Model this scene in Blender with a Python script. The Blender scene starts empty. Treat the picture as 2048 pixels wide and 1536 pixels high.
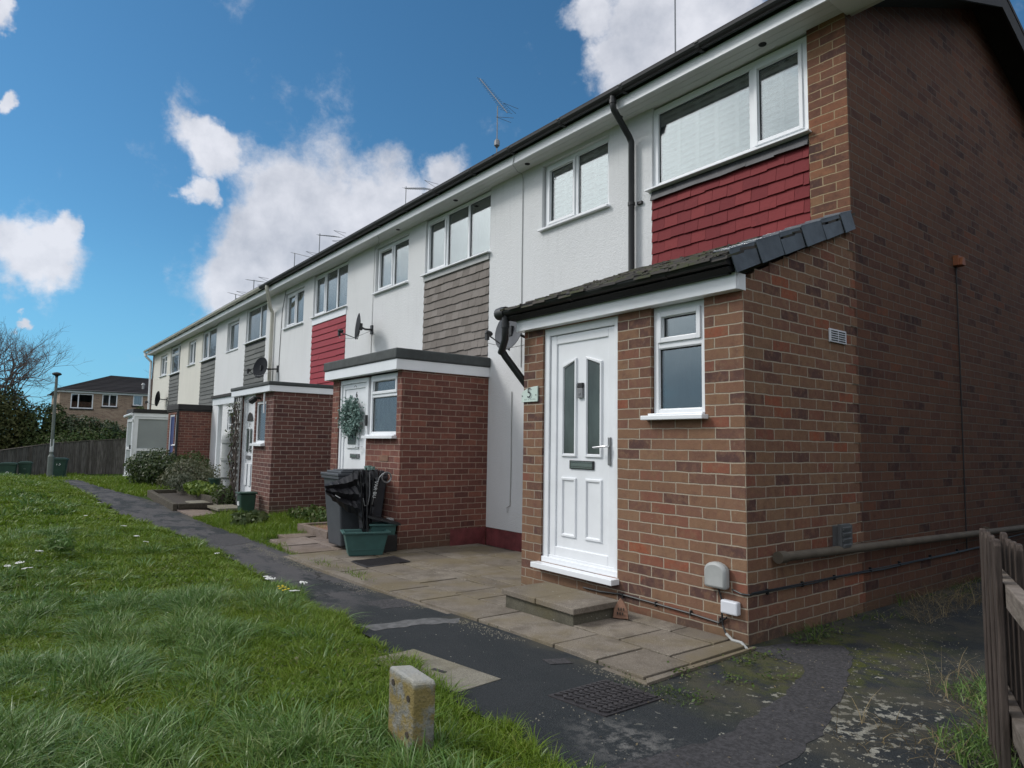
import bpy, math, random
import numpy as np
from mathutils import Matrix, Vector
random.seed(7)
rng = np.random.default_rng(11)
SC = bpy.context.scene
COL = SC.collection
R = math.radians

# ------------------------------------------------------------------ camera
cam = bpy.data.cameras.new('camera')
co = bpy.data.objects.new('camera', cam)
COL.objects.link(co)
cam.sensor_width = 36
cam.lens = 23.685
cam.clip_start = 0.05
cam.clip_end = 2000
r_ = Vector((0.6102, 0.7921, 0.0158)); u_ = Vector((0.0614, -0.0671, 0.9959)); f_ = Vector((-0.7898, 0.6071, 0.0898))
f_.normalize(); r_ = (r_ - f_ * r_.dot(f_)).normalized(); u_ = r_.cross(f_)
m = Matrix.Identity(4)
for i in range(3):
    m[i][0] = r_[i]; m[i][1] = u_[i]; m[i][2] = -f_[i]
m[0][3], m[1][3], m[2][3] = 2.488, -3.779, 1.218
co.matrix_world = m
SC.camera = co

# ------------------------------------------------------------------ world, sun, exposure
SUN_AZ, SUN_EL = R(222), R(40)
world = bpy.data.worlds.new('World'); SC.world = world
world.use_nodes = True
nt = world.node_tree; nt.nodes.clear()
SC.view_settings.view_transform = 'Standard'
SC.view_settings.look = 'None'
SC.view_settings.exposure = 0.34
SC.view_settings.gamma = 1.0
SC.view_settings.use_curve_mapping = False


class NT:
    """small helper to write node trees"""
    def __init__(s, tree): s.t = tree
    def n(s, typ, **kw):
        nd = s.t.nodes.new(typ)
        ins = kw.pop('ins', None)
        for k, v in kw.items(): setattr(nd, k, v)
        if ins:
            for k, v in ins.items():
                if hasattr(v, 'is_output'): s.t.links.new(v, nd.inputs[k])
                else: nd.inputs[k].default_value = v
        return nd
    def link(s, a, b): s.t.links.new(a, b)
    def math(s, op, a, b=0.0, c=0.0, clamp=False):
        nd = s.n('ShaderNodeMath', operation=op, ins={0: a, 1: b, 2: c}); nd.use_clamp = clamp
        return nd.outputs[0]
    def vmath(s, op, a, b=(0, 0, 0), out=0):
        return s.n('ShaderNodeVectorMath', operation=op, ins={0: a, 1: b}).outputs[out]
    def noise(s, vec, scale, detail=4, rough=.55, out='Fac', dist=0.0):
        return s.n('ShaderNodeTexNoise', ins={'Vector': vec, 'Scale': scale, 'Detail': detail, 'Roughness': rough, 'Distortion': dist}).outputs[out]
    def maprange(s, v, a, b, c=0.0, d=1.0, smooth=True):
        nd = s.n('ShaderNodeMapRange', ins={0: v, 1: a, 2: b, 3: c, 4: d})
        if smooth: nd.interpolation_type = 'SMOOTHSTEP'
        return nd.outputs[0]
    def mix(s, f, a, b, blend='MIX'):
        nd = s.n('ShaderNodeMix', data_type='RGBA', blend_type=blend)
        for k, v in ((0, f), (6, a), (7, b)):
            if hasattr(v, 'is_output'): s.link(v, nd.inputs[k])
            else: nd.inputs[k].default_value = v if k == 0 else (tuple(v) + (1,) if len(v) == 3 else v)
        return nd.outputs[2]
    def ramp(s, v, stops, interp='LINEAR'):
        nd = s.n('ShaderNodeValToRGB', ins={0: v})
        cr = nd.color_ramp; cr.interpolation = interp
        while len(cr.elements) < len(stops): cr.elements.new(.5)
        for e, (p, c) in zip(cr.elements, stops):
            e.position = p; e.color = tuple(c) + (1,)
        return nd.outputs[0]


W = NT(nt)
gen = W.n('ShaderNodeTexCoord').outputs['Generated']
dirn = W.vmath('NORMALIZE', gen)
sky = W.n('ShaderNodeTexSky', sky_type='NISHITA')
sky.sun_disc = False; sky.sun_elevation = SUN_EL; sky.sun_rotation = SUN_AZ
sky.air_density = 1.0; sky.dust_density = 0.3; sky.ozone_density = 3.0; sky.altitude = 50
skyc = W.mix(1.0, sky.outputs[0], (0.42, 0.76, .86), 'MULTIPLY')
sep = W.n('ShaderNodeSeparateXYZ', ins={0: dirn})
zz = sep.outputs[2]
# wispy distortion of the directions used for the cloud banks
nv = W.n('ShaderNodeTexNoise', ins={'Vector': dirn, 'Scale': 7.0, 'Detail': 6, 'Roughness': .58}).outputs['Color']
nv = W.vmath('SUBTRACT', nv, (.5, .5, .5))
nv2 = W.n('ShaderNodeVectorMath', operation='SCALE', ins={0: nv, 3: .16}).outputs[0]
dd = W.vmath('ADD', dirn, nv2)
blobs = [(-0.888,0.343,0.307,0.103),(-0.852,0.400,0.339,0.070),(-0.912,0.297,0.282,0.073),(-0.935,0.280,0.220,0.066),(-0.907,0.354,0.227,0.083),(-0.946,0.257,0.198,0.034),(-0.904,0.206,0.374,0.036),(-0.894,0.208,0.397,0.024),(-0.929,0.184,0.322,0.024),(-0.811,0.473,0.345,0.045),(-0.977,0.024,0.211,0.045),(-0.972,-0.006,0.234,0.034),(-0.968,0.056,0.245,0.021),(-0.893,-0.022,0.450,0.016),(-0.929,-0.007,0.371,0.010),(-0.536,0.653,0.535,0.076),(-0.487,0.680,0.548,0.060),(-0.589,0.636,0.499,0.040),(-0.591,0.581,0.560,0.036),(-0.594,0.680,0.431,0.040),(-0.991,0.008,0.132,0.010)]
acc = None
for x, y, z, rad in blobs:
    d = W.vmath('DISTANCE', dd, (x, y, z), out=1)
    v = W.maprange(d, rad * 1.75, rad * .35)
    acc = v if acc is None else W.math('MAXIMUM', acc, v)
nf = W.noise(dirn, 16, 8, .62)
nw = W.noise(W.vmath('MULTIPLY', dd, (1, 1, 1.6)), 5.0, 9, .68)
cover = W.math('ADD', acc, W.math('ADD', W.math('MULTIPLY', W.math('SUBTRACT', nf, .5), 1.0), W.math('MULTIPLY', W.math('SUBTRACT', nw, .5), 1.1)))
front = W.maprange(cover, .12, .80)
# the rest of the sky dome, behind and beside the viewer, is broken cloud
ng = W.noise(W.vmath('MULTIPLY', dirn, (1, 1, 1.8)), 2.1, 8, .6)
gc = W.maprange(ng, .33, .52)
side = W.n('ShaderNodeVectorMath', operation='DOT_PRODUCT', ins={0: dirn, 1: (-.79, .607, .09)}).outputs[1]
leftside = W.maprange(sep.outputs[1], -.06, -.22)
offv = W.math('MAXIMUM', W.maprange(side, .52, .15), leftside)
gc = W.math('MULTIPLY', W.math('MAXIMUM', gc, W.math('MULTIPLY', leftside, .85)), offv)
cl = W.math('MAXIMUM', front, gc)
cn = W.noise(dirn, 9, 6, .6)
bright = W.ramp(cn, [(.32, (3.9, 4.15, 4.75)), (.62, (6.5, 6.6, 7.1))])
rear = W.ramp(W.noise(dirn, 3.2, 6, .6), [(.33, (4.6, 4.9, 5.5)), (.62, (12.8, 12.9, 13.3))])
rear = W.mix(W.maprange(zz, .07, .36), (2.3, 2.8, 3.5), rear)
isrear = W.math('MAXIMUM', W.maprange(side, .50, .25), leftside)
bright = W.mix(isrear, bright, rear)
haze = W.maprange(zz, .30, .0)
skyc = W.mix(W.math('MULTIPLY', haze, .62), skyc, (1.5, 4.1, 6.6))
added_cloud = W.maprange(W.vmath('DISTANCE', dd, (-.69, -.58, .43), out=1), .42, .08)  # bright cloud patch added out of view to whiten the near window reflections
bright = W.mix(added_cloud, bright, (17, 17, 17.3))
cl = W.math('MAXIMUM', cl, W.math('MULTIPLY', added_cloud, W.maprange(nw, .32, .5)))
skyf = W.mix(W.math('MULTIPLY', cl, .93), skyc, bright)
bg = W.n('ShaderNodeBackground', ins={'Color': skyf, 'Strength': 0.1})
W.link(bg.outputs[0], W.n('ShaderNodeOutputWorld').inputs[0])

sl = bpy.data.lights.new('sun', 'SUN'); so = bpy.data.objects.new('sun', sl); COL.objects.link(so)
sl.energy = 1.5; sl.angle = R(15); sl.color = (1, .97, .93)
sd = Vector((math.sin(SUN_AZ) * math.cos(SUN_EL), math.cos(SUN_AZ) * math.cos(SUN_EL), math.sin(SUN_EL)))
so.rotation_euler = sd.to_track_quat('Z', 'Y').to_euler()

# ------------------------------------------------------------------ materials
def new_mat(name):
    mt = bpy.data.materials.new(name); mt.use_nodes = True
    mt.node_tree.nodes.clear()
    return mt, NT(mt.node_tree)


def finish(N, color, rough=.6, bump=None, bstr=.3, bdist=.01, metal=0.0, spec=.5, **extra):
    b = N.n('ShaderNodeBsdfPrincipled')
    for k, v in (('Base Color', color), ('Roughness', rough), ('Metallic', metal), ('Specular IOR Level', spec)):
        if hasattr(v, 'is_output'): N.link(v, b.inputs[k])
        else: b.inputs[k].default_value = (tuple(v) + (1,)) if k == 'Base Color' else v
    for k, v in extra.items():
        b.inputs[k.replace('_', ' ')].default_value = v
    if bump is not None:
        bn = N.n('ShaderNodeBump', ins={'Height': bump, 'Strength': bstr, 'Distance': bdist})
        N.link(bn.outputs[0], b.inputs['Normal'])
    N.link(b.outputs[0], N.n('ShaderNodeOutputMaterial').inputs[0])
    return b


def plain(name, col, rough=.5, var=.12, scale=6.0, bstr=.08, metal=0.0, spec=.5, stretch=(1, 1, 1), dirt=0.0):
    mt, N = new_mat(name)
    pos = N.n('ShaderNodeTexCoord').outputs['Object']
    v = N.vmath('MULTIPLY', pos, stretch)
    n1 = N.noise(v, scale, 5, .6)
    c = N.mix(N.maprange(n1, .3, .7), [a * (1 - var) for a in col], [min(1, a * (1 + var)) for a in col])
    if dirt:
        n2 = N.noise(v, scale * .35, 6, .65)
        c = N.mix(N.math('MULTIPLY', N.maprange(n2, .48, .75), dirt), c, [a * .45 for a in col])
    finish(N, c, rough, N.noise(v, scale * 9, 3, .6), bstr, .004, metal, spec)
    return mt


def brick_mat(name, stops, mortar, tone=1.0, green=.5, wide=.2196, contrast=1.0):
    mt, N = new_mat(name)
    geo = N.n('ShaderNodeNewGeometry')
    P = geo.outputs['Position']
    s = N.n('ShaderNodeSeparateXYZ', ins={0: P})
    nn = N.n('ShaderNodeSeparateXYZ', ins={0: geo.outputs['True Normal']})
    side = N.math('GREATER_THAN', N.math('ABSOLUTE', nn.outputs[0]), .6)
    yy = N.math('ADD', s.outputs[1], wide * .5)
    mixu = N.n('ShaderNodeMix', data_type='FLOAT', ins={0: side, 2: s.outputs[0], 3: yy}).outputs[0]
    wob = N.n('ShaderNodeTexNoise', ins={'Vector': P, 'Scale': 9.0, 'Detail': 3}).outputs['Color']
    wob = N.n('ShaderNodeVectorMath', operation='SCALE', ins={0: N.vmath('SUBTRACT', wob, (.5, .5, .5)), 3: .013}).outputs[0]
    vec = N.n('ShaderNodeCombineXYZ', ins={0: mixu, 1: s.outputs[2]}).outputs[0]
    vec = N.vmath('ADD', vec, wob)
    bk = N.n('ShaderNodeTexBrick', ins={'Vector': vec, 'Color1': (0, 0, 0, 1), 'Color2': (1, 1, 1, 1), 'Mortar': (.5, .5, .5, 1), 'Scale': 1.0,
             'Mortar Size': .0052, 'Mortar Smooth': .35, 'Bias': 0.0, 'Brick Width': wide, 'Row Height': .075})
    bk.offset = .5; bk.offset_frequency = 2
    fac = bk.outputs['Fac']
    # one random number for every brick
    c = N.ramp(N.n('ShaderNodeSeparateColor', ins={0: bk.outputs['Color']}).outputs[0], stops)
    alt = N.ramp(N.noise(P, 6.5, 3, .5), [(.25 + .5 * q, cc) for q, cc in stops])
    c = N.mix(N.maprange(N.noise(P, 12, 5, .65), .42, .62, 0, .6), c, alt)
    n1 = N.noise(P, 22, 6, .65)
    n2 = N.noise(P, 90, 4, .7)
    n3 = N.noise(P, 1.3, 4, .6)
    c = N.mix(N.maprange(n1, .52, .8, 0, .55), c, N.mix(1.0, c, (1.5, 1.45, 1.4), 'MULTIPLY'))
    c = N.mix(N.maprange(n1, .5, .25, 0, .5), c, N.mix(1.0, c, (.55, .52, .55), 'MULTIPLY'))
    c = N.mix(N.maprange(n2, .35, .65, 0, .35), c, N.mix(1.0, c, (.72, .72, .72), 'MULTIPLY'))
    c = N.mix(N.maprange(n3, .4, .7, 0, .4), c, N.mix(1.0, c, (.8, .82, .84), 'MULTIPLY'))
    n5 = N.noise(P, 33, 5, .7); n6 = N.noise(P, 4.5, 5, .7)
    c = N.mix(N.math('MULTIPLY', N.maprange(n5, .55, .72), N.maprange(n6, .45, .65, .1, .55)), c, [a * .85 for a in mortar])
    mc = N.mix(N.maprange(n2, .3, .7), [a * .8 for a in mortar], [a * 1.15 for a in mortar])
    mc = N.mix(N.maprange(n3, .45, .7, 0, .5), mc, [a * .6 for a in mortar])
    col = N.mix(fac, c, mc)
    # algae and damp soil splashed on the lowest courses
    zf = N.maprange(N.math('ADD', s.outputs[2], N.math('MULTIPLY', n3, .25)), .34, .02)
    col = N.mix(N.math('MULTIPLY', zf, green), col, (.085, .08, .05))
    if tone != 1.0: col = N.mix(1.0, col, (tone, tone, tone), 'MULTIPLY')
    hgt = N.math('ADD', N.math('MULTIPLY', fac, -1.0), N.math('MULTIPLY', n2, .45))
    finish(N, col, .88, hgt, .75, .006, spec=.25)
    return mt


M = {}
M['brick_porch'] = brick_mat('brick_porch', [(0, (.085, .046, .042)), (.15, (.125, .064, .050)), (.3, (.20, .105, .066)), (.5, (.225, .130, .076)), (.65, (.185, .090, .064)), (.8, (.245, .148, .088)), (.9, (.20, .080, .055)), (1, (.28, .092, .048))], (.36, .305, .235), green=.45)
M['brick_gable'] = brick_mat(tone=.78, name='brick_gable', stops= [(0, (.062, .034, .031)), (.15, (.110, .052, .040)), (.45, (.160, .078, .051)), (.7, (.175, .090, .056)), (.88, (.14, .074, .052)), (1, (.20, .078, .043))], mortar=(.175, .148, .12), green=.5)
M['brick_pier'] = brick_mat('brick_pier', [(0, (.08, .042, .036)), (.3, (.145, .068, .046)), (.6, (.20, .095, .056)), (.8, (.235, .095, .052)), (1, (.235, .135, .075))], (.34, .26, .16), green=.0)
M['brick_red'] = brick_mat('brick_red', [(0, (.115, .050, .042)), (.4, (.165, .066, .052)), (.75, (.20, .085, .064)), (1, (.25, .10, .07))], (.36, .27, .21), green=.5)
M['brick_brown'] = brick_mat('brick_brown', [(0, (.085, .040, .038)), (.5, (.135, .060, .050)), (1, (.165, .075, .06))], (.37, .30, .25), green=.5)
M['brick_far'] = brick_mat('brick_far', [(0, (.24, .16, .12)), (.5, (.33, .23, .165)), (1, (.40, .30, .22))], (.42, .37, .30), green=0)


def render_mat(name, col):
    mt, N = new_mat(name)
    P = N.n('ShaderNodeNewGeometry').outputs['Position']
    s = N.n('ShaderNodeSeparateXYZ', ins={0: P})
    st = N.noise(N.vmath('MULTIPLY', P, (1, 1, .45)), 1.9, 6, .62)
    big = N.noise(P, .9, 5, .6)
    c = N.mix(N.maprange(st, .42, .75, 0, .35), col, [a * .84 for a in col])
    c = N.mix(N.maprange(big, .4, .75, 0, .3), c, [a * .88 for a in col])
    fs = N.noise(N.vmath('MULTIPLY', P, (9, 9, .5)), 2.0, 5, .6)
    c = N.mix(N.math('MULTIPLY', N.maprange(fs, .52, .72), N.maprange(big, .45, .6, .05, .28)), c, [a * .72 for a in col])
    low = N.maprange(N.math('ADD', s.outputs[2], N.math('MULTIPLY', st, .6)), 1.1, .25)
    c = N.mix(N.math('MULTIPLY', low, .25), c, (.42, .42, .38))
    h = N.math('ADD', N.noise(P, 70, 3, .6), N.math('MULTIPLY', N.noise(P, 26, 3, .6), .8))
    finish(N, c, .85, h, .55, .012, spec=.2)
    return mt


M['render_white'] = render_mat('render_white', (.70, .71, .715))
M['render_cream'] = render_mat('render_cream', (.68, .665, .60))
M['upvc'] = plain('upvc', (.80, .82, .84), .28, .03, 3, .02, dirt=.20)
M['upvc_cream'] = plain('upvc_cream', (.62, .60, .52), .4, .05, 3, .02, dirt=.15)
M['soffit'] = plain('soffit', (.66, .67, .66), .5, .04, 2, .03, dirt=.15)
M['black_plastic'] = plain('black_plastic', (.016, .017, .018), .48, .2, 8, .04)
M['grey_plastic'] = plain('grey_plastic', (.10, .105, .108), .5, .12, 7, .05)
M['pipe_brown'] = plain('pipe_brown', (.10, .082, .060), .75, .2, 7, .05, dirt=.4)
M['moss_green'] = plain('moss_green', (.040, .048, .016), .95, .5, 30, .3)
M['dark_fabric'] = plain('dark_fabric', (.009, .009, .012), .5, .3, 12, .3)
M['bin_grey'] = plain('bin_grey', (.060, .066, .075), .5, .12, 5, .06, dirt=.3)
M['bin_green'] = plain('bin_green', (.022, .060, .042), .5, .12, 5, .06, dirt=.3)
M['planter_green'] = plain('planter_green', (.040, .105, .095), .5, .15, 5, .06, dirt=.4)
M['pale_grey'] = plain('pale_grey', (.36, .37, .36), .5, .08, 7, .04, dirt=.35)
M['white_plastic'] = plain('white_plastic', (.62, .64, .68), .4, .04, 6, .03, dirt=.1)
M['slate_blue'] = plain('slate_blue', (.075, .092, .108), .45, .2, 9, .2)
M['felt'] = plain('felt', (.055, .062, .062), .8, .2, 7, .3)
M['felt_black'] = plain('felt_black', (.022, .021, .021), .8, .2, 7, .3)
M['lead'] = plain('lead', (.045, .047, .052), .6, .35, 8, .2)
M['paint_red'] = plain('paint_red', (.16, .040, .042), .6, .25, 9, .3, dirt=.5)
M['chrome'] = plain('chrome', (.62, .62, .63), .18, .05, 3, .0, metal=1.0)
M['dark_gap'] = plain('dark_gap', (.012, .012, .013), .8, .1, 3, .0)
M['dish_grey'] = plain('dish_grey', (.115, .12, .13), .8, .1, 6, .03, spec=.15)
M['dish_dark'] = plain('dish_dark', (.024, .026, .030), .85, .1, 6, .03, spec=.1)
M['metal_grey'] = plain('metal_grey', (.22, .225, .23), .45, .1, 8, .03, metal=.6)
M['concrete_post'] = plain('concrete_post', (.27, .26, .22), .9, .3, 9, .6, dirt=.6)
def post_mat():
    mt, N = new_mat('concrete_post')
    g = N.n('ShaderNodeNewGeometry'); P = g.outputs['Position']
    n1 = N.noise(P, 16, 6, .7); n2 = N.noise(P, 9, 5, .7); n3 = N.noise(P, 90, 3, .6)
    c = N.mix(N.maprange(n1, .35, .65), (.13, .13, .115), (.25, .245, .22))
    c = N.mix(N.maprange(n2, .42, .56, 0, .85), c, (.22, .165, .05))
    c = N.mix(N.maprange(n3, .55, .7, 0, .4), c, (.08, .08, .07))
    sx = N.n('ShaderNodeSeparateXYZ', ins={0: P}).outputs[2]
    c = N.mix(N.math('MULTIPLY', N.maprange(N.math('ADD', sx, N.math('MULTIPLY', n1, .05)), .30, .335), .8), c, (.34, .34, .32))
    finish(N, c, .92, N.math('ADD', n1, n3), .8, .008, spec=.2)
    return mt
M['concrete_post'] = post_mat()
M['lamp_green'] = plain('lamp_green', (.13, .15, .135), .6, .1, 4, .03)
M['blue_door'] = plain('blue_door', (.035, .055, .17), .45, .08, 3, .02)
M['leaf_wreath'] = plain('leaf_wreath', (.15, .24, .21), .7, .35, 30, .1)
M['plaque'] = plain('plaque', (.56, .66, .60), .35, .05, 6, .02)
M['ink'] = plain('ink', (.02, .025, .028), .6, .1, 6, .0)
M['ink_soft'] = plain('ink_soft', (.33, .39, .37), .6, .1, 6, .0)
M['white_ink'] = plain('white_ink', (.6, .62, .62), .6, .1, 6, .0)
M['terracotta'] = plain('terracotta', (.20, .105, .065), .8, .2, 12, .3, dirt=.5)
M['orange'] = plain('orange', (.22, .075, .03), .6, .15, 6, .05)
M['bark'] = plain('bark', (.085, .066, .055), .9, .3, 6, .5, stretch=(1, 1, .3))
M['twig'] = plain('twig', (.125, .095, .085), .9, .3, 3, .2)
M['soil'] = plain('soil', (.045, .035, .026), .95, .3, 14, .8)
M['obscure_glass'] = plain('obscure_glass', (.075, .095, .088), .12, .35, 3, .05, stretch=(1, 1, .4))
M['frosted'] = plain('frosted', (.29, .32, .32), .35, .05, 2, .0)
M['frosted_dark'] = plain('frosted_dark', (.06, .085, .11), .18, .2, 3, .0)


def wood_mat(name, a, b, st):
    mt, N = new_mat(name)
    P = N.n('ShaderNodeTexCoord').outputs['Object']
    isl = N.n('ShaderNodeNewGeometry').outputs['Random Per Island']
    v = N.vmath('MULTIPLY', P, st)
    v = N.vmath('ADD', v, N.n('ShaderNodeCombineXYZ', ins={0: N.math('MULTIPLY', isl, 17)}).outputs[0])
    n1 = N.noise(v, 8, 7, .65)
    n2 = N.noise(P, 2.0, 4, .6)
    c = N.mix(N.maprange(n1, .3, .7), a, b)
    c = N.mix(N.math('MULTIPLY', isl, .55), c, [x * .5 for x in a])
    c = N.mix(N.maprange(n2, .5, .75, 0, .4), c, [a[0] * .6, a[1] * .75, a[2] * .55])
    finish(N, c, .88, n1, .7, .01, spec=.2)
    return mt


M['fence_grey'] = wood_mat('fence_grey', (.075, .068, .058), (.20, .185, .165), (3, 3, .3))
M['picket'] = wood_mat('picket', (.040, .031, .027), (.115, .090, .076), (7, 7, .6))
M['rail_wood'] = wood_mat('rail_wood', (.12, .10, .085), (.24, .205, .175), (1.5, 1.5, 7))
M['sleeper'] = wood_mat('sleeper', (.055, .046, .035), (.12, .105, .08), (1.5, 6, 6))
M['trellis'] = wood_mat('trellis', (.30, .30, .29), (.52, .52, .51), (6, 6, 1))


def tile_mat(name, a, b, rough=.6, moss=0.0):
    mt, N = new_mat(name)
    P = N.n('ShaderNodeNewGeometry').outputs['Position']
    isl = N.n('ShaderNodeNewGeometry').outputs['Random Per Island']
    n1 = N.noise(P, 14, 6, .65)
    c = N.mix(isl, a, b)
    c = N.mix(N.maprange(n1, .5, .8, 0, .45), c, [x * .6 for x in a])
    c = N.mix(N.maprange(N.noise(P, 55, 3, .6), .62, .75, 0, .25), c, [min(1, x * 1.8 + .03) for x in a])
    if moss:
        c = N.mix(N.maprange(N.noise(P, 7, 6, .7), .47, .6, 0, moss), c, (.055, .062, .030))
    finish(N, c, rough, n1, .45, .006, spec=.2)
    return mt


M['tile_maroon'] = tile_mat('tile_maroon', (.150, .018, .022), (.205, .030, .032), .7)
M['tile_red'] = tile_mat('tile_red', (.26, .022, .034), (.30, .030, .042), .55)
M['tile_taupe'] = tile_mat('tile_taupe', (.165, .145, .128), (.235, .21, .19), .75)
M['tile_grey'] = tile_mat('tile_grey', (.115, .12, .115), (.155, .16, .152), .75)
M['roof_tile'] = tile_mat('roof_tile', (.045, .043, .042), (.085, .075, .065), .85, moss=.85)
M['roof_dark'] = tile_mat('roof_dark', (.035, .034, .036), (.055, .05, .05), .8)


def glass_mat():
    mt, N = new_mat('window_glass')
    fr = N.n('ShaderNodeFresnel', ins={'IOR': 2.35}).outputs[0]
    fr = N.math('ADD', N.math('MULTIPLY', fr, .9), .02)
    P = N.n('ShaderNodeNewGeometry').outputs['Position']
    bn = N.n('ShaderNodeBump', ins={'Height': N.noise(P, 1.7, 2, .4), 'Strength': .05, 'Distance': .02}).outputs[0]
    g = N.n('ShaderNodeBsdfGlossy', ins={'Color': (.95, 1, 1, 1), 'Roughness': .015, 'Normal': bn})
    t = N.n('ShaderNodeBsdfTransparent', ins={'Color': (.97, .985, .98, 1)})
    mx = N.n('ShaderNodeMixShader', ins={0: fr, 1: t.outputs[0], 2: g.outputs[0]})
    N.link(mx.outputs[0], N.n('ShaderNodeOutputMaterial').inputs[0])
    return mt


M['glass'] = glass_mat()


def curtain_mat(name, a, b, scale=30):
    mt, N = new_mat(name)
    P = N.n('ShaderNodeTexCoord').outputs['Object']
    v = N.vmath('MULTIPLY', P, (1, 1, .12))
    n1 = N.noise(v, scale, 3, .5)
    c = N.mix(N.maprange(n1, .35, .65), a, b)
    finish(N, c, .9, n1, .5, .02, spec=.1)
    return mt


M['net_curtain'] = curtain_mat('net_curtain', (.24, .25, .24), (.48, .49, .46))
M['net_dim'] = curtain_mat('net_dim', (.14, .145, .15), (.26, .265, .27), 14)
M['net_mauve'] = curtain_mat('net_mauve', (.20, .17, .185), (.32, .28, .30), 8)
M['room_dark'] = curtain_mat('room_dark', (.015, .016, .018), (.05, .05, .05), 6)  # near-black sheet standing in for the unlit room behind the glass
M['shutter_white'] = plain('shutter_white', (.83, .85, .85), .5, .03, 3, .0)


def asphalt_mat():
    mt, N = new_mat('asphalt')
    P = N.n('ShaderNodeNewGeometry').outputs['Position']
    s = N.n('ShaderNodeSeparateXYZ', ins={0: P})
    grain = N.noise(P, 260, 2, .6)
    grit = N.n('ShaderNodeTexVoronoi', ins={'Vector': P, 'Scale': 120.0}).outputs['Distance']
    n1 = N.noise(P, 3.2, 6, .65)
    n2 = N.noise(N.vmath('MULTIPLY', P, (.6, 1.5, 1)), 2.2, 7, .72)
    c = N.mix(N.maprange(grain, .3, .7), (.013, .016, .018), (.033, .038, .041))
    c = N.mix(N.maprange(grit, .0, .35, .25, 0), c, (.075, .078, .08))
    # older, worn and paler surface farther along the path
    west = N.maprange(s.outputs[0], -1.9, -3.2)
    worn = N.math('MULTIPLY', N.maprange(n2, .43, .56), N.math('ADD', N.math('MULTIPLY', west, .75), .06))
    c = N.mix(worn, c, N.mix(N.maprange(grain, .3, .7), (.055, .052, .054), (.13, .122, .122)))
    c = N.mix(N.math('MULTIPLY', west, N.maprange(n1, .4, .7, 0, .4)), c, (.055, .058, .062))
    # moss beside the gable and lichen rosettes in the side yard
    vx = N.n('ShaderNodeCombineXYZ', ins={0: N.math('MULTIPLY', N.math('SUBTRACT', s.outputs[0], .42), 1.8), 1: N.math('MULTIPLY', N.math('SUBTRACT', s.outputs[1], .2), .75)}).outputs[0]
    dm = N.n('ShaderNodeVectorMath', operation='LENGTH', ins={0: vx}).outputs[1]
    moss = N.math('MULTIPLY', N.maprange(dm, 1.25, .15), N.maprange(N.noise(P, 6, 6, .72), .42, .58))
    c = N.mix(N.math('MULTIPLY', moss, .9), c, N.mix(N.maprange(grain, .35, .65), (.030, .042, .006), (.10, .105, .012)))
    vl = N.n('ShaderNodeCombineXYZ', ins={0: N.math('MULTIPLY', N.math('SUBTRACT', s.outputs[0], .92), 1.6), 1: N.math('SUBTRACT', s.outputs[1], -.62)}).outputs[0]
    dl = N.n('ShaderNodeVectorMath', operation='LENGTH', ins={0: vl}).outputs[1]
    li = N.math('ADD', N.noise(P, 17, 4, .62), N.maprange(dl, .85, .05, 0, .13))
    lich = N.maprange(li, .635, .665)
    lich = N.math('MULTIPLY', lich, N.maprange(dl, 1.5, .6))
    c = N.mix(N.math('MULTIPLY', lich, .85), c, N.mix(N.maprange(grain, .3, .7), (.22, .21, .17), (.42, .41, .35)))
    # pale scuffed ground in front of the drain cover
    vs = N.n('ShaderNodeCombineXYZ', ins={0: N.math('SUBTRACT', s.outputs[0], .50), 1: N.math('MULTIPLY', N.math('SUBTRACT', s.outputs[1], -1.62), 1.5)}).outputs[0]
    ds = N.n('ShaderNodeVectorMath', operation='LENGTH', ins={0: vs}).outputs[1]
    sc = N.math('MULTIPLY', N.maprange(ds, .42, .05), N.maprange(N.noise(P, 12, 7, .72), .45, .6))
    c = N.mix(N.math('MULTIPLY', sc, .7), c, (.17, .165, .155))
    sp = N.maprange(N.noise(P, 46, 2, .5), .745, .77)
    c = N.mix(N.math('MULTIPLY', sp, .8), c, (.38, .36, .30))
    cv = N.vmath('ADD', P, N.n('ShaderNodeVectorMath', operation='SCALE', ins={0: N.vmath('SUBTRACT', N.noise(P, 3.5, 5, .65, out='Color'), (.5, .5, .5)), 3: .45}).outputs[0])
    ce = N.n('ShaderNodeTexVoronoi', feature='DISTANCE_TO_EDGE', ins={'Vector': cv, 'Scale': .95}).outputs['Distance']
    crack = N.math('MULTIPLY', N.maprange(ce, .011, .003), N.maprange(N.noise(P, 1.2, 3, .5), .42, .55))
    crack = N.math('MULTIPLY', crack, N.maprange(s.outputs[0], -1.6, -2.2))
    c = N.mix(crack, c, (.008, .009, .008))
    edge_dirt = N.math('MULTIPLY', N.maprange(s.outputs[1], -1.22, -.98), N.maprange(n1, .4, .62))
    c = N.mix(N.math('MULTIPLY', edge_dirt, .6), c, (.075, .068, .048))
    h = N.math('ADD', N.math('MULTIPLY', grain, .7), N.math('ADD', n1, N.math('MULTIPLY', grit, .6)))
    finish(N, c, .9, h, .6, .008, spec=.25)
    return mt


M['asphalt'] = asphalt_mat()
M['asphalt_patch'] = plain('asphalt_patch', (.040, .038, .040), .9, .5, 60, .6, dirt=.35)
M['tar_pale'] = plain('tar_pale', (.10, .10, .10), .9, .3, 20, .5, dirt=.5)


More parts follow.
